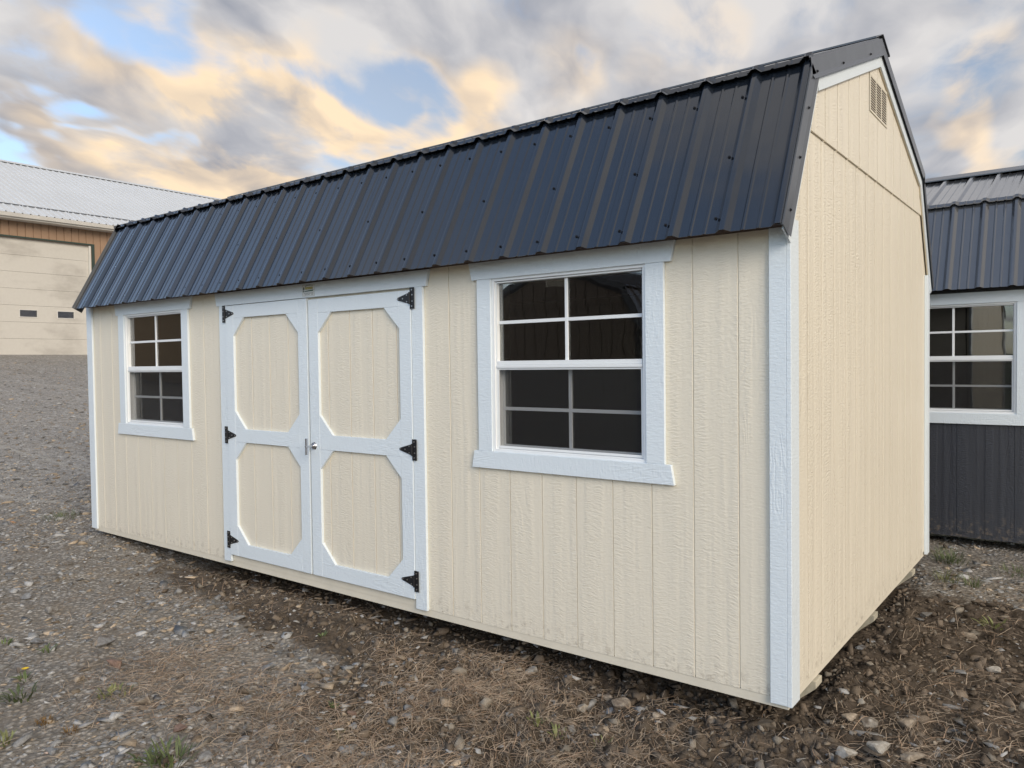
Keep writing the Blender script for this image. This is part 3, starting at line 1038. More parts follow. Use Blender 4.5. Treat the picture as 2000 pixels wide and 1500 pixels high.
def make_vent(root, cy):
    """gable vent: three columns of louvres"""
    z0, z1 = 2.735, 2.915
    xf = XG + 0.0095
    y0, y1 = cy - 0.205, cy + 0.205
    mb = MB()
    cols = [(y0 + 0.016 + i * 0.130, y0 + 0.016 + i * 0.130 + 0.118) for i in range(3)]
    mb.box(xf + 0.0005, xf + 0.004, y0, y1, z0 - 0.012, z0)
    mb.box(xf + 0.0005, xf + 0.004, y0, y1, z1, z1 + 0.012)
    xs = [y0] + [k for c in cols for k in c] + [y1]
    for a, b in zip(xs[0::2], xs[1::2]):
        mb.box(xf + 0.0005, xf + 0.004, a, b, z0, z1)
    v = mb.build('gable_vent', ['cream_paint'], root)
    MB().box(xf + 0.0002, xf + 0.0008, y0 + 0.005, y1 - 0.005, z0, z1).build('vent_backing', ['barn_dark'], v)
    n = 13
    for a, b in cols:
        for i in range(n):
            z = z0 + (i + 0.45) * (z1 - z0) / n
            MB().prism([(xf + 0.0040, z), (xf + 0.0012, z + 0.0052), (xf + 0.0026, z + 0.0084), (xf + 0.0056, z + 0.0034)], 'y', a, b).build('louvre', ['cream_paint'], v)


shed = make_shed('lofted_shed', 6.12, 'cream_siding', 'white_trim', 'roof_charcoal', 'rake_charcoal',
                 windows=(-1.096, -5.018), doors=((-3.963, -2.122),))
tag(shed, 'cream lofted shed with white trim, double doors and dark ribbed metal roof', 'shed')

grey = make_shed('lofted_shed', 6.12, 'charcoal_siding', 'white_trim', 'roof_grey', 'rake_charcoal',
                 windows=(-4.05,), doors=(), zb=-0.065, zo=0.035, vent=False, full=False, paint='charcoal_siding', groove0=0.16)
grey.location = (4.05, 4.20, 0.0)
tag(grey, 'charcoal lofted shed with white window trim behind the cream shed', 'shed')

b1 = make_shed('lofted_shed', 5.5, 'brown_siding', 'dark_trim', 'roof_brown', 'rake_charcoal', windows=(), doors=(), vent=True, full=False, paint='brown_siding')
b1.location = (-4.55, -7.2, -0.1)
b1.rotation_euler = (0, 0, R(90))
tag(b1, 'brown lofted shed mirrored in the upper right pane of the near window', 'shed')
b2 = make_shed('lofted_shed', 5.5, 'charcoal_siding', 'dark_trim', 'roof_grey', 'rake_charcoal', windows=(), doors=(), vent=False, full=False, paint='charcoal_siding')
b2.location = (-8.3, -8.0, -0.05)
b2.rotation_euler = (0, 0, R(84))
tag(b2, 'charcoal lofted shed mirrored in the upper left pane of the near window', 'shed')
b3 = make_shed('lofted_shed', 5.5, 'tan_siding', 'dark_trim', 'roof_brown', 'rake_charcoal', windows=(), doors=(), vent=False, full=False, paint='backer_paint')
b3.location = (-21.6, -6.6, 0.95)
b3.rotation_euler = (0, 0, R(168))
tag(b3, 'tan lofted shed with brown ribbed roof mirrored in the far window', 'shed')


# ------------------------------------------------------------------ workshop building
def make_barn():
    X = -26.0
    g = 1.70
    root = link('workshop_building', None, None, (X, 8.0, g))

    def W_(o):
        return (o[0] - X, o[1] - 8.0, o[2] - g)

    def B(x0, x1, y0, y1, z0, z1, mb=None, mi=0):
        mb = mb or MB()
        return mb.box(x0 - X, x1 - X, y0 - 8.0, y1 - 8.0, z0 - g, z1 - g, mi)
    dy0, dy1, dz0, dz1 = 4.05, 8.93, 1.84, 5.52
    ya, yb = -6.0, 9.68
    ez = 6.06
    wl = MB()
    for (a, b, c, d) in holes_rects(ya, yb, g - 0.3, ez, [(dy0, dy1, dz0 - 0.3, dz1)]):
        B(X - 0.2, X - 0.012, a, b, c, d, wl)
    wall = wl.build('wall', ['barn_brown'], root)
    sp = 0.2286
    n = int((yb - ya) / sp)
    for i in range(n + 1):
        a = yb - sp * (i + 1)
        b = yb - sp * i
        if a < 2.0:
            break
        mb = MB()
        for (p, q, r, s) in holes_rects(a + 0.012, b - 0.012, g - 0.1, ez - 0.01, [(dy0 - 0.03, dy1 + 0.10, dz0 - 0.3, dz1 + 0.05)]):
            B(X - 0.0115, X + 0.012, p, q, r, s, mb)
        if mb.v:
            mb.build('siding_panel', ['barn_brown'], wall)
    # door surround, jambs
    mb = MB()
    B(X - 0.15, X + 0.02, dy1 + 0.004, dy1 + 0.10, dz0 - 0.1, dz1 + 0.05, mb)
    B(X - 0.15, X + 0.02, dy0 - 0.03, dy1 + 0.004, dz1 + 0.0005, dz1 + 0.05, mb)
    mb.build('door_surround', ['barn_green'], root)
    mb = MB()
    B(X - 0.14, X - 0.02, dy1 - 0.065, dy1 - 0.002, dz0 - 0.06, dz1 - 0.002, mb)
    mb.build('door_jamb', ['barn_white'], root)
    # overhead door of seven sections
    dr = MB()
    B(X - 0.17, X - 0.13, dy0, dy1 - 0.03, dz0, dz1, dr)
    door = dr.build('overhead_door', ['barn_dark'], root)
    sh = (dz1 - dz0) / 7
    for i in range(7):
        z0 = dz0 + sh * i
        holes = []
        wins = []
        if i == 2:
            k = 8.36
            while k > dy0 + 0.4:
                wins.append((k - 0.50, k, z0 + 0.17, z0 + 0.38))
                k -= 1.11
        mb = MB()
        for (p, q, r, s) in holes_rects(dy0 + 0.005, dy1 - 0.068, z0 + 0.003, z0 + sh - 0.003, wins):
            B(X - 0.129, X - 0.09, p, q, r, s, mb)
        sec = mb.build('door_section', ['overhead_door'], door)
        for (p, q, r, s) in wins:
            mb = MB()
            for (e, f, c, d) in holes_rects(p - 0.022, q + 0.022, r - 0.022, s + 0.022, [(p, q, r, s)]):
                B(X - 0.0895, X - 0.075, e, f, c, d, mb)
            mb.build('window_frame', ['barn_white'], sec)
            mb = MB()
            B(X - 0.115, X - 0.110, p - 0.005, q + 0.005, r - 0.005, s + 0.005, mb)
            mb.build('window_pane', ['window_glass'], sec)
    # dark recessed bay past the corner
    mb = MB()
    B(X - 2.5, X - 2.4, 9.68, 24, g - 0.3, ez, mb)
    mb.build('bay_back_wall', ['barn_dark'], root)
    mb = MB()
    for yy in (14, 19, 23.7):
        B(X - 0.2, X, yy, yy + 0.2, g - 0.3, ez, mb)
    mb.build('bay_posts', ['barn_dark'], root)
    mb = MB()
    B(X - 12.5, X - 12.3, ya, 24, g - 0.3, ez, mb)
    B(X - 12.3, X - 0.2, ya, ya + 0.2, g - 0.3, ez, mb)
    mb.build('wall', ['barn_brown'], root)
    # fascia, gutter
    mb = MB()
    B(X + 0.012, X + 0.45, ya, 24, ez - 0.03, ez - 0.005, mb)
    B(X + 0.43, X + 0.455, ya, 24, ez - 0.005, ez + 0.12, mb)
    mb.build('fascia', ['barn_white'], root)
    mb = MB()
    mb.prism([(X + 0.456 - X, ez + 0.02 - g), (X + 0.53 - X, ez + 0.02 - g), (X + 0.57 - X, ez + 0.13 - g), (X + 0.456 - X, ez + 0.13 - g)], 'y', ya - 8.0, 24 - 8.0)
    mb.build('gutter', ['barn_white'], root)
    # ribbed roof sheets
    e = (X + 0.52, ez + 0.14)
    r = (X - 6.5, 9.38)
    d = Vector((r[0] - e[0], r[1] - e[1]))
    nrm = Vector((d.y, -d.x)).normalized()
    if nrm.y < 0:
        nrm = -nrm
    ys = np.arange(ya, 24, 0.2286)
    sheet = 0
    for s0 in range(0, len(ys), 4):
        seg = ys[s0:s0 + 5]
        if len(seg) < 2:
            continue
        pts = [(seg[0], 0.0)]
        for k in seg[:-1]:
            for o_, h_ in ((0.085, 0), (0.102, 0.026), (0.127, 0.026), (0.144, 0)):
                pts.append((k + o_, h_))
        pts.append((seg[-1], 0.0))
        vs = []
        for s_ in (0.0, 1.0):
            for yy, h_ in pts:
                b_ = Vector(e) + d * s_ + nrm * h_
                vs.append((b_.x - X, yy - 8.0, b_.y - g))
        m_ = len(pts)
        MB().add(vs, [(i, i + 1, m_ + i + 1, m_ + i) for i in range(m_ - 1)]).build('roof_sheet', ['barn_roof'], root)
    # other slope, ridge cap
    MB().add([(r[0] - X, ya - 8, r[1] - g), (r[0] - X, 16, r[1] - g), (-13.4, 16, ez + 0.1 - g), (-13.4, ya - 8, ez + 0.1 - g)], [(0, 1, 2, 3)]).build('back_roof', ['barn_roof'], root)
    MB().prism([(r[0] - X - 0.25, r[1] - g - 0.07), (r[0] - X, r[1] - g + 0.055), (r[0] - X + 0.25, r[1] - g - 0.07), (r[0] - X, r[1] - g + 0.03)], 'y', ya - 8.0, 16.0).build('ridge_cap', ['barn_roof'], root)
    # snow guards: a broken rail low on the roof
    mb = MB()
    for yy in np.arange(ya, 23.5, 0.2286 * 3):
        b_ = Vector(e) + d.normalized() * 0.95 + nrm * 0.045
        mb.box(b_.x - X - 0.012, b_.x - X + 0.012, yy - 8, yy - 8 + 0.655, b_.y - g - 0.040, b_.y - g - 0.008)
    mb.build('snow_guard', ['rake_charcoal'], root)
    MB().prism([(0.45, ez - g), (r[0] - X, r[1] - g - 0.05), (-13.3, ez - g)], 'y', 15.9, 15.95).build('gable_end', ['barn_brown'], root)
    tag(root, 'brown metal workshop with pale ribbed roof and large cream overhead door', 'building')


make_barn()


# ------------------------------------------------------------------ ground
def vnoise(x, y, seed=0):
    """value noise, vectorised"""
    xi, yi = np.floor(x).astype(np.int64), np.floor(y).astype(np.int64)
    xf, yf = x - xi, y - yi
    u, v = xf * xf * (3 - 2 * xf), yf * yf * (3 - 2 * yf)

    def hsh(a, b):
        n = (a * 374761393 + b * 668265263 + seed * 974634721) & 0xFFFFFFFF
        n = ((n ^ (n >> 13)) * 1274126177) & 0xFFFFFFFF
        n = n ^ (n >> 16)
        return (n & 0xFFFF) / 65535.0
    a, b, c, d = hsh(xi, yi), hsh(xi + 1, yi), hsh(xi, yi + 1), hsh(xi + 1, yi + 1)
    return (a * (1 - u) + b * u) * (1 - v) + (c * (1 - u) + d * u) * v


def fbm(x, y, scale, octs=4, seed=0, gain=0.5):
    s, a, t = 0.0, 1.0, 0.0
    for i in range(octs):
        s = s + a * vnoise(x * scale * 2 ** i + 17.3 * i, y * scale * 2 ** i - 9.1 * i, seed + i)
        t += a
        a *= gain
    return s / t


def sstep(x, a, b):
    t = np.clip((x - a) / (b - a), 0, 1)
    return t * t * (3 - 2 * t)


def dirt_mask(x, y):
    """1 in the churned soil round the near end of the cream shed, 0 in the gravel"""
    n = fbm(x, y, 0.9, 3, 40) - 0.5
    a = sstep(x + n * 1.0, -2.6, -0.9) * sstep(y + n * 0.8 + 0.25 * np.clip(-x, 0, 9), -1.15, -0.45)
    strip = sstep(y + n * 0.5, -0.75, -0.2) * sstep(x, -5.6, -3.6)
    far = 1 - 0.85 * sstep(y + n, 2.0, 3.0) * sstep(x, -0.5, 0.1)
    return np.clip(np.maximum(a, strip * 0.9) * far, 0, 1)


def terrain(x, y):
    x, y = np.asarray(x, float), np.asarray(y, float)
    z = -0.185 + 0.115 * sstep(-x, 0.5, 6.2)
    ramp = np.clip((-x - 7.5) / 18.5, 0, 1.15)
    z = z + 1.92 * np.where(ramp < 0.15, ramp * ramp / 0.3, ramp - 0.075) / 0.925
    dm = dirt_mask(x, y)
    near = np.exp(-((x - 0.5) ** 2 + (y + 0.5) ** 2) / 90.0)
    z = z + (fbm(x, y, 0.7, 3, 3) - 0.5) * 0.07 * near
    rid = 1 - np.abs(2 * fbm(x * 1.3, y, 3.2, 3, 9) - 1)
    z = z + dm * near * ((fbm(x, y, 5.0, 4, 21, 0.6) - 0.5) * 0.11 + (rid - 0.75) * 0.075)
    z = z + dm * near * (np.abs(fbm(x, y, 16.0, 3, 61, 0.6) - 0.5) * -0.07 + 0.01)
    z = z + (1 - dm) * near * (fbm(x, y, 9.0, 3, 31) - 0.5) * 0.022
    # soil pushed up in a low bank just off the near corner
    z = z + dm * 0.05 * np.exp(-(((x - 0.75) / 0.7) ** 2 + ((y - 1.2) / 1.3) ** 2))
    # never into the floor of a shed
    under = sstep(x, -6.4, -6.0) * (1 - sstep(x, -0.1, 0.15)) * sstep(y, -0.15, 0.1) * (1 - sstep(y, 3.1, 3.4))
    z = np.where(under > 0, np.minimum(z, -0.075 - 0.12 * under * sstep(x, -6.1, -4.5)), z)
    return z


def seg_dist(x, y, p, q):
    d = np.array(q) - np.array(p)
    t = np.clip(((x - p[0]) * d[0] + (y - p[1]) * d[1]) / (d @ d), 0, 1)
    return np.hypot(x - p[0] - d[0] * t, y - p[1] - d[1] * t)


CHALK = [((-13.6, 1.0), (-9.3, 1.6), 0.06), ((-12.0, 3.6), (-11.0, 4.0), 0.10), ((-8.9, 0.2), (-7.3, 0.7), 0.05)]


def build_ground():
    cx, cy = 0.99, -3.15
    head = math.atan2(math.cos(0.6534), -math.sin(0.6534))     # camera heading
    fine = np.linspace(head - R(46), head + R(46), 640)
    coarse = np.linspace(head + R(46), head - R(46) + 2 * math.pi, 60)[1:-1]
    ang = np.concatenate([fine, coarse])
    rad = np.concatenate([np.geomspace(0.9, 34, 620), np.geomspace(36, 1200, 36)])
    A, Rr = np.meshgrid(ang, rad)
    X = cx + np.cos(A) * Rr
    Y = cy + np.sin(A) * Rr
    Z = terrain(X, Y)
    na, nr = len(ang), len(rad)
    co = np.stack([X, Y, Z], -1).reshape(-1, 3)
    i, j = np.meshgrid(np.arange(nr - 1), np.arange(na), indexing='ij')
    j2 = (j + 1) % na
    q = np.stack([i * na + j, (i + 1) * na + j, (i + 1) * na + j2, i * na + j2], -1).reshape(-1, 4)
    # centre
    co = np.vstack([co, [[cx, cy, float(terrain(cx, cy))]]])
    me = bpy.data.meshes.new('ground')
    tri = [(len(co) - 1, k, (k + 1) % na) for k in range(na)]
    nq = len(q)
    me.vertices.add(len(co))
    me.vertices.foreach_set('co', co.ravel())
    loops = np.concatenate([q.ravel(), np.array(tri).ravel()])
    me.loops.add(len(loops))
    me.loops.foreach_set('vertex_index', loops.astype(np.int32))
    st = np.concatenate([np.arange(nq) * 4, nq * 4 + np.arange(len(tri)) * 3])
    me.polygons.add(nq + len(tri))
    me.polygons.foreach_set('loop_start', st.astype(np.int32))
    me.polygons.foreach_set('use_smooth', np.ones(nq + len(tri), bool))
    me.update(calc_edges=True)
    me.validate()
    x, y = co[:, 0], co[:, 1]
    m = np.ones((len(co), 4), np.float32)
    m[:, 0] = dirt_mask(x, y)
    ch = np.zeros(len(co))
    for p, q_, w in CHALK:
        ch = np.maximum(ch, np.exp(-(seg_dist(x, y, p, q_) / w) ** 2))
    m[:, 1] = ch * 0.6
    m[:, 2] = np.maximum(sstep(-y, 12, 16), sstep(np.hypot(x, y), 45, 60))
    at = me.color_attributes.new('mask', 'FLOAT_COLOR', 'POINT')
    at.data.foreach_set('color', m.ravel())
    me.materials.append(MATS['ground_soil'])
    o = link('ground', me)
    o['kind'] = 'structure'
    return o


build_ground()

# ------------------------------------------------------------------ loose material on the ground
_M = Euler(CAM_ROT).to_matrix()


def px(u, v):
    """ground point seen at a pixel of the photograph (marched down to the terrain)"""
    d = _M @ Vector(((u - 1000) / FPX, -(v - 750) / FPX, -1.0))
    o = Vector(CAM_LOC)
    t = 1.0
    for _ in range(60):
        p = o + d * t
        t += (p.z - float(terrain(p.x, p.y))) / max(1e-3, -d.z) * 0.8
    p = o + d * t
    return p.x, p.y, float(terrain(p.x, p.y)), t


ICO = None


def ico(level):
    bm = bmesh.new()
    bmesh.ops.create_icosphere(bm, subdivisions=level, radius=1.0)
    v = np.array([p.co[:] for p in bm.verts])
    f = np.array([[k.index for k in q.verts] for q in bm.faces])
    bm.free()
    return v, f


def raw_mesh(name, V, F, tint, mat):
    me = bpy.data.meshes.new(name)
    me.vertices.add(len(V))
    me.vertices.foreach_set('co', V.reshape(-1).astype(np.float32))
    w = F.shape[1]
    me.loops.add(F.size)
    me.loops.foreach_set('vertex_index', F.reshape(-1).astype(np.int32))
    me.polygons.add(len(F))
    me.polygons.foreach_set('loop_start', (np.arange(len(F)) * w).astype(np.int32))
    me.update(calc_edges=True)
    c = np.ones((len(V), 4), np.float32)
    c[:, :3] = tint
    at = me.color_attributes.new('tint', 'FLOAT_COLOR', 'POINT')
    at.data.foreach_set('color', c.ravel())
    me.materials.append(MATS[mat])
    return me


def scatter_mesh(name, V, F, tint, mat):
    """V (n,k,3) vertices of n pieces, F (m,3 or 4) faces of one piece, tint (n,3)"""
    n, k = V.shape[:2]
    return raw_mesh(name, V.reshape(-1, 3), (F[None] + (np.arange(n) * k)[:, None, None]).reshape(-1, F.shape[1]), np.repeat(tint, k, 0), mat)


def hull_shape(seed, npts, jit=0.16):
    """broken chip: convex hull of scattered points"""
    rg = np.random.default_rng(seed)
    p = rg.normal(0, 1, (npts, 3))
    p /= np.linalg.norm(p, axis=1)[:, None]
    p *= (1 + rg.uniform(-jit, jit, npts))[:, None]
    bm = bmesh.new()
    for q in p:
        bm.verts.new(q)
    bmesh.ops.convex_hull(bm, input=bm.verts)
    for v_ in [v_ for v_ in bm.verts if not v_.link_faces]:
        bm.verts.remove(v_)
    bm.verts.index_update()
    v = np.array([q.co[:] for q in bm.verts])
    f = np.array([[k.index for k in q.verts] for q in bm.faces])
    bm.free()
    return v, f


CHIPS = [hull_shape(500 + i, 9 + i % 4) for i in range(10)]


def stones(x, y, size, flat, tint, name, mat, sink=0.35, rough=0.22):
    n = len(x)
    kind = RNG.integers(0, len(CHIPS), n)
    zt = terrain(x, y)
    VV, FF, TT, base = [], [], [], 0
    for ki, (v, f) in enumerate(CHIPS):
        m = kind == ki
        k = int(m.sum())
        V = v[None] * (1 + RNG.uniform(-rough, rough, (k, len(v), 1)))
        sc = np.stack([RNG.uniform(0.8, 1.5, k), RNG.uniform(0.6, 1.0, k), flat[m]], -1)
        V = V * sc[:, None] * size[m][:, None, None]
        t = RNG.normal(0, 0.25, k)
        ct, s_ = np.cos(t)[:, None], np.sin(t)[:, None]
        V = np.stack([V[..., 0] * ct - V[..., 2] * s_, V[..., 1], V[..., 0] * s_ + V[..., 2] * ct], -1)
        a = RNG.uniform(0, 6.283, k)
        ca, sa = np.cos(a)[:, None], np.sin(a)[:, None]
        V = np.stack([V[..., 0] * ca - V[..., 1] * sa, V[..., 0] * sa + V[..., 1] * ca, V[..., 2]], -1)
        V = V + np.stack([x[m], y[m], zt[m] + size[m] * flat[m] * (1 - 2 * sink) * 0.8], -1)[:, None]
        VV.append(V.reshape(-1, 3))
        FF.append((f[None] + (base + np.arange(k) * len(v))[:, None, None]).reshape(-1, 3))
        TT.append(np.repeat(tint[m], len(v), 0))
        base += k * len(v)
    return raw_mesh(name, np.vstack(VV), np.vstack(FF), np.vstack(TT), mat)


def cam_points(n, r0, r1, a0, a1, p=1.0):
    """points strewn round the standpoint, thinning with distance"""
    cx, cy = 0.99, -3.15
    u = RNG.uniform(0, 1, n)
    r = r0 * (r1 / r0) ** (u ** p)
    a = RNG.uniform(a0, a1, n)
    # a: bearing clockwise from +Y
    return cx + np.sin(a) * r, cy + np.cos(a) * r, r


def stone_tint(n, warm=0.28):
    g = RNG.uniform(0.15, 0.48, n)
    t = np.stack([g * 1.0, g * 0.985, g * 0.96], -1)
    w = RNG.uniform(0, 1, n) < warm
    t[w] *= np.array([1.20, 0.98, 0.74])
    r = RNG.uniform(0, 1, n) < 0.005
    t[r] *= np.array([1.15, 0.9, 0.8])
    return t


# gravel: grey flat chips, thick at the left, thinner in the churned soil
x, y, r = cam_points(85000, 1.7, 18.0, R(-80), R(8), 0.85)
dm = dirt_mask(x, y)
keep = (RNG.uniform(0, 1, len(x)) > dm * 0.86) & ~((x > -6.0) & (x < -0.1) & (y > 0.35) & (y < 2.9))
pat = fbm(x, y, 1.6, 3, 77)
keep &= RNG.uniform(0, 1, len(x)) < 0.25 + 1.3 * sstep(pat, 0.35, 0.6)
x, y, r = x[keep], y[keep], r[keep]
xf, yf, rf = cam_points(26000, 7.5, 27.0, R(-78), R(-55), 0.8)
x, y, r = np.concatenate([x, xf]), np.concatenate([y, yf]), np.concatenate([r, rf])
size = np.clip(RNG.lognormal(-4.72, 0.66, len(x)), 0.0032, 0.044) * (1 + 0.02 * np.clip(r - 3, 0, 8))
me = stones(x, y, size, RNG.uniform(0.16, 0.45, len(x)), stone_tint(len(x)), 'gravel', 'stone_tint')
o = link('gravel', me)
o['kind'] = 'stuff'
tag(o, 'loose grey gravel chips spread over the yard', 'gravel')

# soil clods in the churned ground
x, y, r = cam_points(70000, 1.7, 9.0, R(-75), R(12), 0.9)
dm = dirt_mask(x, y)
keep = (RNG.uniform(0, 1, len(x)) < dm * 0.95) & ~((x > -6.0) & (x < -0.1) & (y > 0.5) & (y < 2.9))
x, y = x[keep], y[keep]
n = len(x)
size = np.clip(RNG.lognormal(-4.98, 0.70, n), 0.002, 0.038)
b = RNG.uniform(0.75, 1.7, n) * (0.6 + 0.8 * fbm(x, y, 1.4, 3, 55))
tint = np.stack([0.132 * b, 0.105 * b, 0.080 * b], -1)
pale = RNG.uniform(0, 1, n) < 0.10
tint[pale] = np.stack([RNG.uniform(0.2, 0.33, pale.sum())] * 3, -1) * np.array([1.0, 0.88, 0.72])
me = stones(x, y, size, RNG.uniform(0.55, 0.95, n), tint, 'soil_clods', 'clod_tint', 0.4, 0.36)
o = link('soil_clods', me)
o['kind'] = 'stuff'
tag(o, 'crumbled brown soil clods beside the cream shed', 'soil')


def blades(x, y, length, width, lift, az, curl, tint, name, mat, segs=3):
    """bent flat strands"""
    n = len(x)
    z0 = terrain(x, y)
    t = np.linspace(0, 1, segs + 1)
    a = az[:, None] + curl[:, None] * (t[None] - 0.5)
    step = length[:, None] / segs
    dx = np.cumsum(np.cos(a) * step, 1) - np.cos(a[:, :1]) * step
    dy = np.cumsum(np.sin(a) * step, 1) - np.sin(a[:, :1]) * step
    X = x[:, None] + dx
    Y = y[:, None] + dy
    zt = terrain(X, Y)
    Z = np.maximum(zt + 0.003, z0[:, None] + 0.004 + lift[:, None] * np.sin(math.pi * t[None] * 0.85))
    w = width[:, None] * (1 - 0.65 * t[None])
    nx, ny = -np.sin(a) * w, np.cos(a) * w
    Lp = np.stack([X - nx, Y - ny, Z], -1)
    Rp = np.stack([X + nx, Y + ny, Z + width[:, None] * 0.6], -1)
    V = np.stack([Lp, Rp], 2).reshape(n, -1, 3)
    F = np.array([[2 * i, 2 * i + 1, 2 * i + 3, 2 * i + 2] for i in range(segs)])
    return scatter_mesh(name, V, F, tint, mat)


# dry straw and dead grass lying in mats
pat = []
for (u, v, sx, cnt) in ((880, 1350, 0.34, 2400), (960, 1330, 0.22, 900), (780, 1300, 0.2, 600), (1010, 1390, 0.25, 1200), (1100, 1480, 0.28, 1500),
                        (520, 1420, 0.30, 1500), (650, 1490, 0.28, 1200), (380, 1330, 0.30, 800), (330, 1290, 0.26, 500), (250, 1350, 0.3, 600), (820, 1480, 0.22, 600),
                        (1290, 1420, 0.12, 120), (1380, 1380, 0.16, 140), (1480, 1390, 0.16, 120), (1900, 1480, 0.35, 900), (1850, 1400, 0.35, 420), (1780, 1340, 0.3, 240),
                        (700, 1200, 0.25, 220), (470, 1170, 0.3, 250), (1940, 1230, 0.4, 300), (1250, 1360, 0.3, 200), (300, 1180, 0.5, 300), (1650, 1440, 0.3, 160)):
    gx_, gy_, gz_, _ = px(u, v)
    th_ = RNG.uniform(0, 6.28)
    rr = RNG.normal(0, sx, (cnt, 2)) * np.array([1.0, 0.55])
    c_, s_ = math.cos(th_), math.sin(th_)
    pat.append(np.stack([gx_ + rr[:, 0] * c_ - rr[:, 1] * s_, gy_ + rr[:, 0] * s_ + rr[:, 1] * c_], -1))
pts = np.vstack(pat)
x2, y2, _ = cam_points(1100, 1.7, 8.0, R(-75), R(10), 0.9)
pts = np.vstack([pts, np.stack([x2, y2], -1)])
keep = ~((pts[:, 0] > -6.1) & (pts[:, 0] < 0.0) & (pts[:, 1] > 0.15) & (pts[:, 1] < 3.0))
pts = pts[keep]
n = len(pts)
b = RNG.uniform(0.55, 1.25, n)
tint = np.stack([0.46 * b, 0.365 * b, 0.27 * b], -1)
rd = RNG.uniform(0, 1, n) < 0.35
tint[rd] = tint[rd] * np.array([0.82, 0.72, 0.66])
me = blades(pts[:, 0], pts[:, 1], RNG.uniform(0.035, 0.14, n), RNG.uniform(0.0006, 0.0016, n), RNG.exponential(0.010, n), RNG.uniform(0, 6.28, n), RNG.normal(0, 0.45, n), tint, 'straw', 'straw_tint', 4)
o = link('straw', me)
o['kind'] = 'stuff'
tag(o, 'matted dry straw and dead grass lying on the ground', 'straw')


# ------------------------------------------------------------------ single rocks, weeds
def rock_mesh(seed, flat, ang):
    """broken stone: hull of scattered points, edges worn, faces roughened"""
    rg = np.random.default_rng(seed)
    v, f = hull_shape(seed, 8 + ang, 0.22)
    bm = bmesh.new()
    vv = [bm.verts.new(q) for q in v]
    for t in f:
        bm.faces.new([vv[k] for k in t])
    bmesh.ops.dissolve_limit(bm, angle_limit=R(16), verts=bm.verts, edges=bm.edges)
    bmesh.ops.bevel(bm, geom=list(bm.edges), offset=0.09, segments=2, affect='EDGES', clamp_overlap=True)
    bmesh.ops.triangulate(bm, faces=bm.faces)
    bmesh.ops.subdivide_edges(bm, edges=bm.edges, cuts=1, use_grid_fill=True)
    sc = np.array([1.0, rg.uniform(0.6, 0.85), flat])
    for q in bm.verts:
        p = np.array(q.co)
        k = 1 + 0.16 * (float(fbm(np.array(p[0] * 2 + seed + 3 * p[2]), np.array(p[1] * 2 - p[2]), 1.5, 3, seed)) - 0.5)
        q.co = p * k * sc
    me = bpy.data.meshes.new('rock')
    bm.to_mesh(me)
    bm.free()
    me.materials.append(MATS['rock'])
    me.update()
    return me


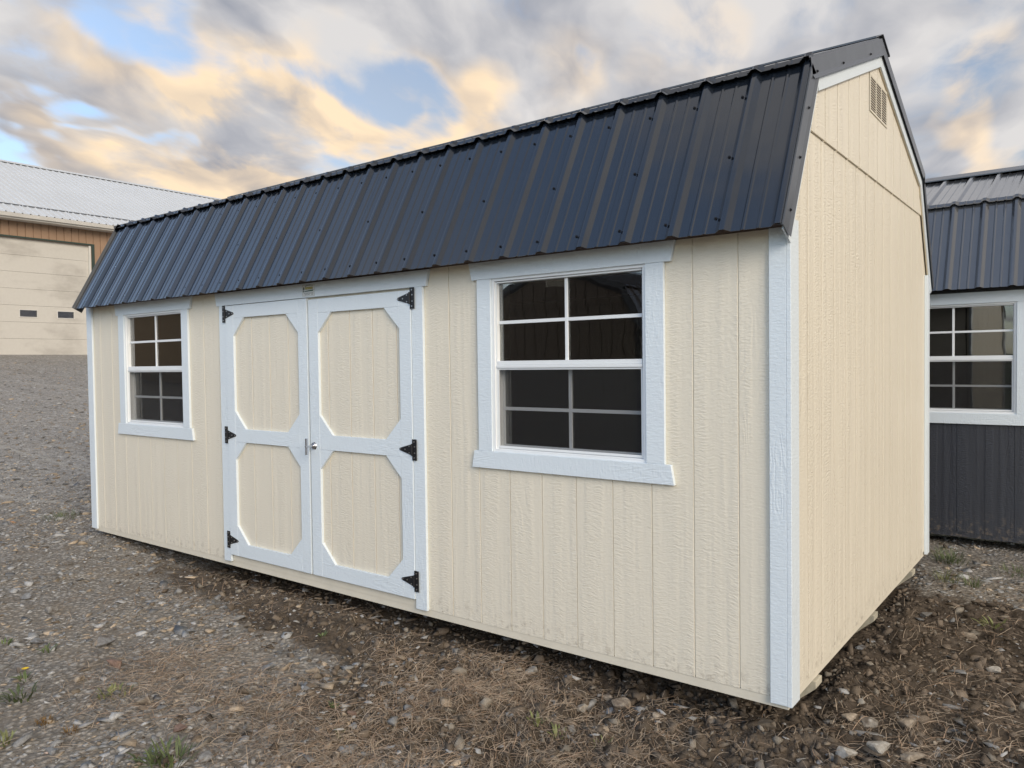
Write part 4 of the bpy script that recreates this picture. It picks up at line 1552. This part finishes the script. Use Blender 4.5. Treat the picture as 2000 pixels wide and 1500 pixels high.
ROCK_MESH = [rock_mesh(100 + i, fl, an) for i, (fl, an) in enumerate(((0.62, 9), (0.45, 8), (0.75, 10), (0.35, 9), (0.55, 12), (0.7, 7)))]
C_GREY, C_BLUE, C_PALE, C_TAN, C_RED, C_BROWN = (0.27, 0.26, 0.245), (0.235, 0.24, 0.245), (0.44, 0.41, 0.36), (0.38, 0.32, 0.25), (0.28, 0.19, 0.15), (0.21, 0.175, 0.135)
ROCKS = [  # u, v, width px, mesh, colour, label
    (1697, 1413, 34, 2, C_PALE, 'pale rounded rock standing in churned soil right of the white corner board'),
    (1770, 1418, 36, 0, C_TAN, 'broad tan rock half buried right of the pale rounded rock'),
    (1490, 1424, 42, 4, C_BROWN, 'large brown slab tilted out of the soil just under the near shed corner'),
    (1714, 1466, 42, 0, C_PALE, 'bright angular rock at the bottom edge below the pale rounded rock'),
    (1652, 1478, 36, 4, C_PALE, 'pale wedge-shaped rock at the bottom edge below the shed corner'),
    (1783, 1485, 40, 1, C_TAN, 'long tan rock lying at the bottom edge of the dirt'),
    (1832, 1477, 20, 5, C_GREY, 'small grey rock beside straw at the bottom right'),
    (1565, 1488, 17, 1, C_PALE, 'small smooth whitish stone at the bottom edge under the corner board'),
    (1685, 1372, 14, 5, C_PALE, 'small upright pale stone between the skid end and the rounded rock'),
    (1764, 1376, 15, 2, C_GREY, 'small grey upright stone above the broad tan rock'),
    (1943, 1312, 24, 0, C_PALE, 'blocky pale stone in the soil near the right edge'),
    (1895, 1243, 26, 4, C_TAN, 'tan angular rock on the soil bank below the charcoal shed'),
    (1682, 1265, 18, 1, C_BLUE, 'left one of two bluish stones against the bottom of the gable wall'),
    (1701, 1255, 15, 1, C_BLUE, 'right one of two bluish stones against the bottom of the gable wall'),
    (1806, 1202, 24, 3, C_GREY, 'flat grey stone on the soil by the far skid'),
    (1658, 1405, 28, 0, C_TAN, 'lumpy tan rock left of the pale rounded rock'),
    (1583, 1428, 26, 0, C_TAN, 'crumbly tan rock below the foot of the corner board'),
    (1412, 1454, 20, 1, C_BROWN, 'brown flat stone left of the tilted slab near the bottom edge'),
    (907, 1488, 29, 1, C_BLUE, 'smooth blue-grey stone at the bottom edge, larger of a touching pair'),
    (899, 1474, 20, 5, C_GREY, 'small grey stone touching the smooth blue-grey stone'),
    (798, 1385, 18, 2, C_BLUE, 'dark blue-grey stone at the left end of the straw mat'),
    (801, 1367, 20, 5, C_GREY, 'rounded grey stone just above the dark blue-grey stone by the straw'),
    (784, 1352, 17, 1, C_GREY, 'small flat grey stone topmost of three beside the straw mat'),
    (613, 1313, 29, 3, C_TAN, 'flat tan stone on gravel below the left door'),
    (796, 1244, 17, 0, C_BROWN, 'brown stone in the soil under the right door trim'),
    (892, 1274, 20, 4, C_GREY, 'two-toned angular grey stone in the dirt right of the door trim'),
    (1039, 1314, 26, 0, C_PALE, 'pale lumpy rock in the dark dirt under the near window'),
    (1135, 1377, 24, 2, C_PALE, 'pale pointed rock in dirt left of the crumbled clump'),
    (1120, 1430, 22, 5, C_GREY, 'grey rounded rock on the straw below the pale pointed rock'),
    (1189, 1365, 20, 4, C_TAN, 'narrow tan rock right of the pale pointed rock'),
    (1216, 1380, 36, 0, C_TAN, 'largest crumbled tan clump in the dirt under the near window'),
    (1283, 1401, 21, 0, C_TAN, 'tan lump right of the largest crumbled clump'),
    (1393, 1413, 24, 2, C_TAN, 'upright crumbly tan lump left of the tilted brown slab'),
    (1177, 1428, 26, 4, C_TAN, 'tan clod beside the grey rounded rock on straw'),
    (672, 1383, 24, 3, C_PALE, 'flat pale stone beside a small green weed in the gravel'),
    (690, 1397, 22, 3, C_RED, 'reddish flat stone in the grey gravel'),
    (874, 1418, 14, 5, C_PALE, 'small cream stone below the straw mat'),
    (805, 1478, 15, 5, C_PALE, 'small pale stone at the bottom edge left of the blue-grey pair'),
    (201, 1258, 42, 3, C_GREY, 'long flat grey slab on the gravel at the left'),
    (271, 1289, 19, 1, C_BLUE, 'bluish chip below the long grey slab, left of two'),
    (321, 1277, 16, 4, C_BLUE, 'upright bluish chip right of the long grey slab'),
    (229, 1301, 36, 3, C_RED, 'broad pinkish flat stone below the long grey slab'),
    (525, 1307, 24, 1, C_BLUE, 'blue-grey angular stone on gravel below the left door'),
    (346, 1160, 19, 5, C_GREY, 'grey blocky stone on bare ground left of the doors'),
    (52, 1168, 26, 3, C_BLUE, 'flat bluish stone near the left edge, farthest of the large ones'),
    (468, 1210, 20, 1, C_GREY, 'grey stone on the soil below the left door hinge'),
    (484, 1225, 19, 4, C_BROWN, 'leaning brown-grey stone next to the grey stone below the left hinge'),
    (283, 1373, 38, 3, C_TAN, 'long tan flat stone lying in brown straw at lower left'),
    (375, 1391, 30, 3, C_GREY, 'flat grey stone right of the long tan one'),
    (403, 1483, 32, 0, C_GREY, 'grey rock at the bottom edge right of the green weed clump'),
    (487, 1369, 18, 5, C_BLUE, 'round bluish stone in the straw below the doors'),
    (216, 1442, 18, 1, C_BLUE, 'bluish oval stone at lower left near brown moss'),
    (154, 1330, 24, 0, C_TAN, 'tan rock at the left beside the dandelion'),
    (40, 1310, 30, 3, C_GREY, 'broad grey flat stone at the left edge above the dandelion'),
    (70, 1256, 28, 3, C_BLUE, 'flat bluish slab near the left edge below small green sprigs'),
    (103, 1472, 28, 3, C_BLUE, 'flat blue-grey stone in the lower left corner'),
    (349, 1426, 32, 3, C_RED, 'orange-brown flat stone in straw at lower left'),
    (415, 1189, 18, 4, C_BROWN, 'brown wedge stone standing below the left door'),
    (372, 1235, 16, 1, C_BLUE, 'small bluish chip in the gravel left of the doors'),
    (99, 1196, 32, 3, C_GREY, 'pale grey shard group stone near the left edge'),
]
for k, (u, v, w, mi, colr, lab) in enumerate(ROCKS):
    gx_, gy_, gz_, t = px(u, v)
    s = w / FPX * t * 0.62
    o = link('rock', ROCK_MESH[mi], None, (gx_, gy_, gz_ + s * 0.22))
    o.scale = (s, s, s * random.uniform(0.85, 1.15))
    o.rotation_euler = (random.uniform(-0.3, 0.3), random.uniform(-0.3, 0.3), 0.65 + random.uniform(-0.6, 0.6) + (math.pi if k % 2 else 0))
    kf = random.uniform(0.85, 1.15)
    o.color = tuple(c * kf for c in colr) + (1.0,)
    tag(o, lab, 'rock', 'single rocks lying in the yard')

# countable loose stones of middling size
grp = {0: ('medium grey stone lying loose among the gravel', 'medium stones in the gravel'), 1: ('medium pale stone lying loose in the churned brown soil', 'medium stones in the soil')}
x, y, r = cam_points(1500, 2.2, 8.0, R(-74), R(4), 0.9)
cnt = [0, 0]
for xx, yy in zip(x, y):
    d_ = float(dirt_mask(xx, yy))
    if -6.2 < xx < 0.02 and -0.02 < yy < 3.2:
        continue
    k = 1 if d_ > 0.5 else 0
    if cnt[k] >= (100, 70)[k]:
        continue
    cnt[k] += 1
    s = random.uniform(0.009, 0.020)
    o = link('stone', random.choice(ROCK_MESH), None, (xx, yy, float(terrain(xx, yy)) + s * 0.2))
    o.scale = (s, s, s)
    o.rotation_euler = (random.uniform(-0.4, 0.4), random.uniform(-0.4, 0.4), random.uniform(0, 6.28))
    c = random.choice((C_GREY, C_BLUE, C_BLUE, C_PALE, C_GREY) if k == 0 else (C_PALE, C_TAN, C_GREY, C_TAN))
    kf = random.uniform(0.75, 1.2)
    o.color = tuple(q * kf for q in c) + (1.0,)
    tag(o, grp[k][0], 'stone', grp[k][1])


def weed(u, v, n, h, spread, colr, label, broad=False, name='grass_tuft', flower=False):
    gx_, gy_, gz_, t = px(u, v)
    root = link(name, None, None, (gx_, gy_, gz_))
    mb = MB()
    cols = []
    for i in range(n):
        a = random.uniform(0, 6.283)
        r0 = spread * math.sqrt(random.random()) * 0.6
        L_ = h * random.uniform(0.5, 1.1)
        lean = random.uniform(0.25, 1.0)
        w = (random.uniform(0.003, 0.0065) if broad else random.uniform(0.0014, 0.003))
        bx, by = r0 * math.cos(a), r0 * math.sin(a)
        a2 = a + random.uniform(-0.8, 0.8)
        dx, dy = math.cos(a2), math.sin(a2)
        pts = []
        for s_ in range(5):
            tt = s_ / 4
            rr = L_ * lean * tt ** 1.3
            zz = L_ * (tt - 0.45 * lean * tt * tt)
            ww = w * ((1 - tt) ** 0.6 if not broad else math.sin(math.pi * (0.12 + 0.83 * tt)))
            pts.append((bx + dx * rr, by + dy * rr, zz, ww))
        vs = []
        for (X_, Y_, Z_, ww) in pts:
            vs += [(X_ - dy * ww, Y_ + dx * ww, Z_), (X_ + dy * ww, Y_ - dx * ww, Z_ + ww * 0.4)]
        mb.add(vs, [(2 * k, 2 * k + 1, 2 * k + 3, 2 * k + 2) for k in range(4)])
        f_ = random.uniform(0.7, 1.3)
        cols += [tuple(c * f_ for c in colr) + (1.0,)] * len(vs)
    me = mb.mesh('leaves', ['leaf_tint'], smooth=True)
    at = me.color_attributes.new('tint', 'FLOAT_COLOR', 'POINT')
    at.data.foreach_set('color', np.array(cols, np.float32).ravel())
    link('leaves', me, root)
    if flower:
        fb = MB()
        fb.cyl((0.012, 0.0, 0.0), 'z', 0.0016, 0.060, 6, mi=1)
        for i in range(16):
            a = i * math.pi / 8
            fb.add([(0.012, 0, 0.060), (0.012 + 0.016 * math.cos(a - 0.16), 0.016 * math.sin(a - 0.16), 0.066), (0.012 + 0.016 * math.cos(a + 0.16), 0.016 * math.sin(a + 0.16), 0.066)], [(0, 1, 2)])
        fb.build('flower', ['flower_yellow', 'stem_green'], root)
    tag(root, label, 'weed', 'weeds in the yard')


plain_mat('flower_yellow', (0.80, 0.55, 0.03), 0.6, 0.2)
plain_mat('stem_green', (0.10, 0.16, 0.05), 0.6, 0.2)
GRN, YGR, DGR, ORG = (0.12, 0.15, 0.060), (0.19, 0.20, 0.08), (0.085, 0.11, 0.045), (0.20, 0.12, 0.045)
weed(335, 1490, 46, 0.085, 0.13, GRN, 'largest leafy green weed clump at the bottom edge, lower left', True, 'leafy_weed')
weed(290, 1492, 22, 0.06, 0.09, DGR, 'low dark green weed left of the largest clump', True, 'leafy_weed')
weed(40, 1362, 40, 0.06, 0.14, DGR, 'spreading dark green weed at the left edge below the dandelion', True, 'leafy_weed')
weed(48, 1330, 12, 0.05, 0.05, GRN, 'dandelion with a single yellow flower at the left edge', True, 'dandelion', True)
weed(95, 1274, 18, 0.045, 0.07, GRN, 'small green sprig on gravel near the left edge', True, 'leafy_weed')
weed(8, 1260, 14, 0.045, 0.06, GRN, 'small green sprig cut by the left edge', True, 'leafy_weed')
weed(225, 1358, 34, 0.05, 0.12, YGR, 'flat yellow-green weed above the long tan stone', True, 'leafy_weed')
weed(88, 1412, 60, 0.035, 0.05, ORG, 'round orange-brown moss tuft at lower left', False, 'moss_tuft')
weed(138, 1432, 50, 0.035, 0.05, ORG, 'second orange-brown moss tuft, nearer the bottom edge', False, 'moss_tuft')
weed(6, 1452, 22, 0.06, 0.08, YGR, 'yellow-green weed in the lower left corner', True, 'leafy_weed')
weed(1856, 1098, 130, 0.13, 0.20, GRN, 'thick green grass tuft between the two sheds', False)
weed(1848, 1135, 50, 0.11, 0.12, YGR, 'thin green grass tuft in front of the thick one', False)
weed(1898, 1145, 40, 0.12, 0.10, GRN, 'tall sparse grass right of the thin tuft', False)
weed(1985, 1122, 70, 0.08, 0.2, GRN, 'low grass at the right edge below the charcoal shed', False)
weed(1940, 1228, 30, 0.06, 0.10, YGR, 'small yellow-green weed on the soil bank at right', True, 'leafy_weed')
weed(122, 1012, 90, 0.09, 0.28, GRN, 'green grass patch on gravel by the far left shed corner', False)
weed(1045, 1408, 14, 0.06, 0.05, YGR, 'small upright leafy sprout in the straw under the near window', True, 'leafy_weed')
weed(655, 1383, 9, 0.045, 0.035, GRN, 'tiny green weed beside a flat pale stone', True, 'leafy_weed')
weed(630, 1246, 7, 0.04, 0.03, GRN, 'tiny green sprout in the soil under the doors', True, 'leafy_weed')
weed(1178, 1464, 12, 0.05, 0.05, YGR, 'yellow-green sprout by the bottom edge under the near window', True, 'leafy_weed')
weed(1092, 1442, 14, 0.06, 0.06, YGR, 'leafy sprout in straw left of the grey rounded rock', True, 'leafy_weed')
weed(660, 1440, 10, 0.04, 0.04, GRN, 'tiny green weed in straw at the bottom centre left', True, 'leafy_weed')


def stick(u, v, L_, az, label):
    gx_, gy_, gz_, t = px(u, v)
    mb = MB()
    n = 7
    vs, fs = [], []
    for i in range(6):
        tt = i / 5
        c = (L_ * (tt - 0.5), 0.006 * math.sin(tt * 5), 0.004 * math.sin(tt * 3))
        rr = 0.0042 * (1 - 0.5 * tt)
        for k in range(n):
            a = 2 * math.pi * k / n
            vs.append((c[0], c[1] + rr * math.cos(a), c[2] + rr * math.sin(a)))
    for i in range(5):
        for k in range(n):
            fs.append((i * n + k, i * n + (k + 1) % n, (i + 1) * n + (k + 1) % n, (i + 1) * n + k))
    fs += [tuple(reversed(range(n))), tuple(range(5 * n, 6 * n))]
    mb.add(vs, fs)
    o = mb.build('stick', ['pale_twig'], None, smooth=True)
    o.location = (gx_, gy_, gz_ + 0.006)
    o.rotation_euler = (0, 0, az)
    tag(o, label, 'stick')


plain_mat('pale_twig', (0.46, 0.41, 0.33), 0.8, 0.2)
stick(571, 1430, 0.055, 0.8, 'short pale stick on the ground at the bottom left of centre')
stick(398, 1372, 0.07, 0.5, 'thin pale twig lying in straw at lower left')
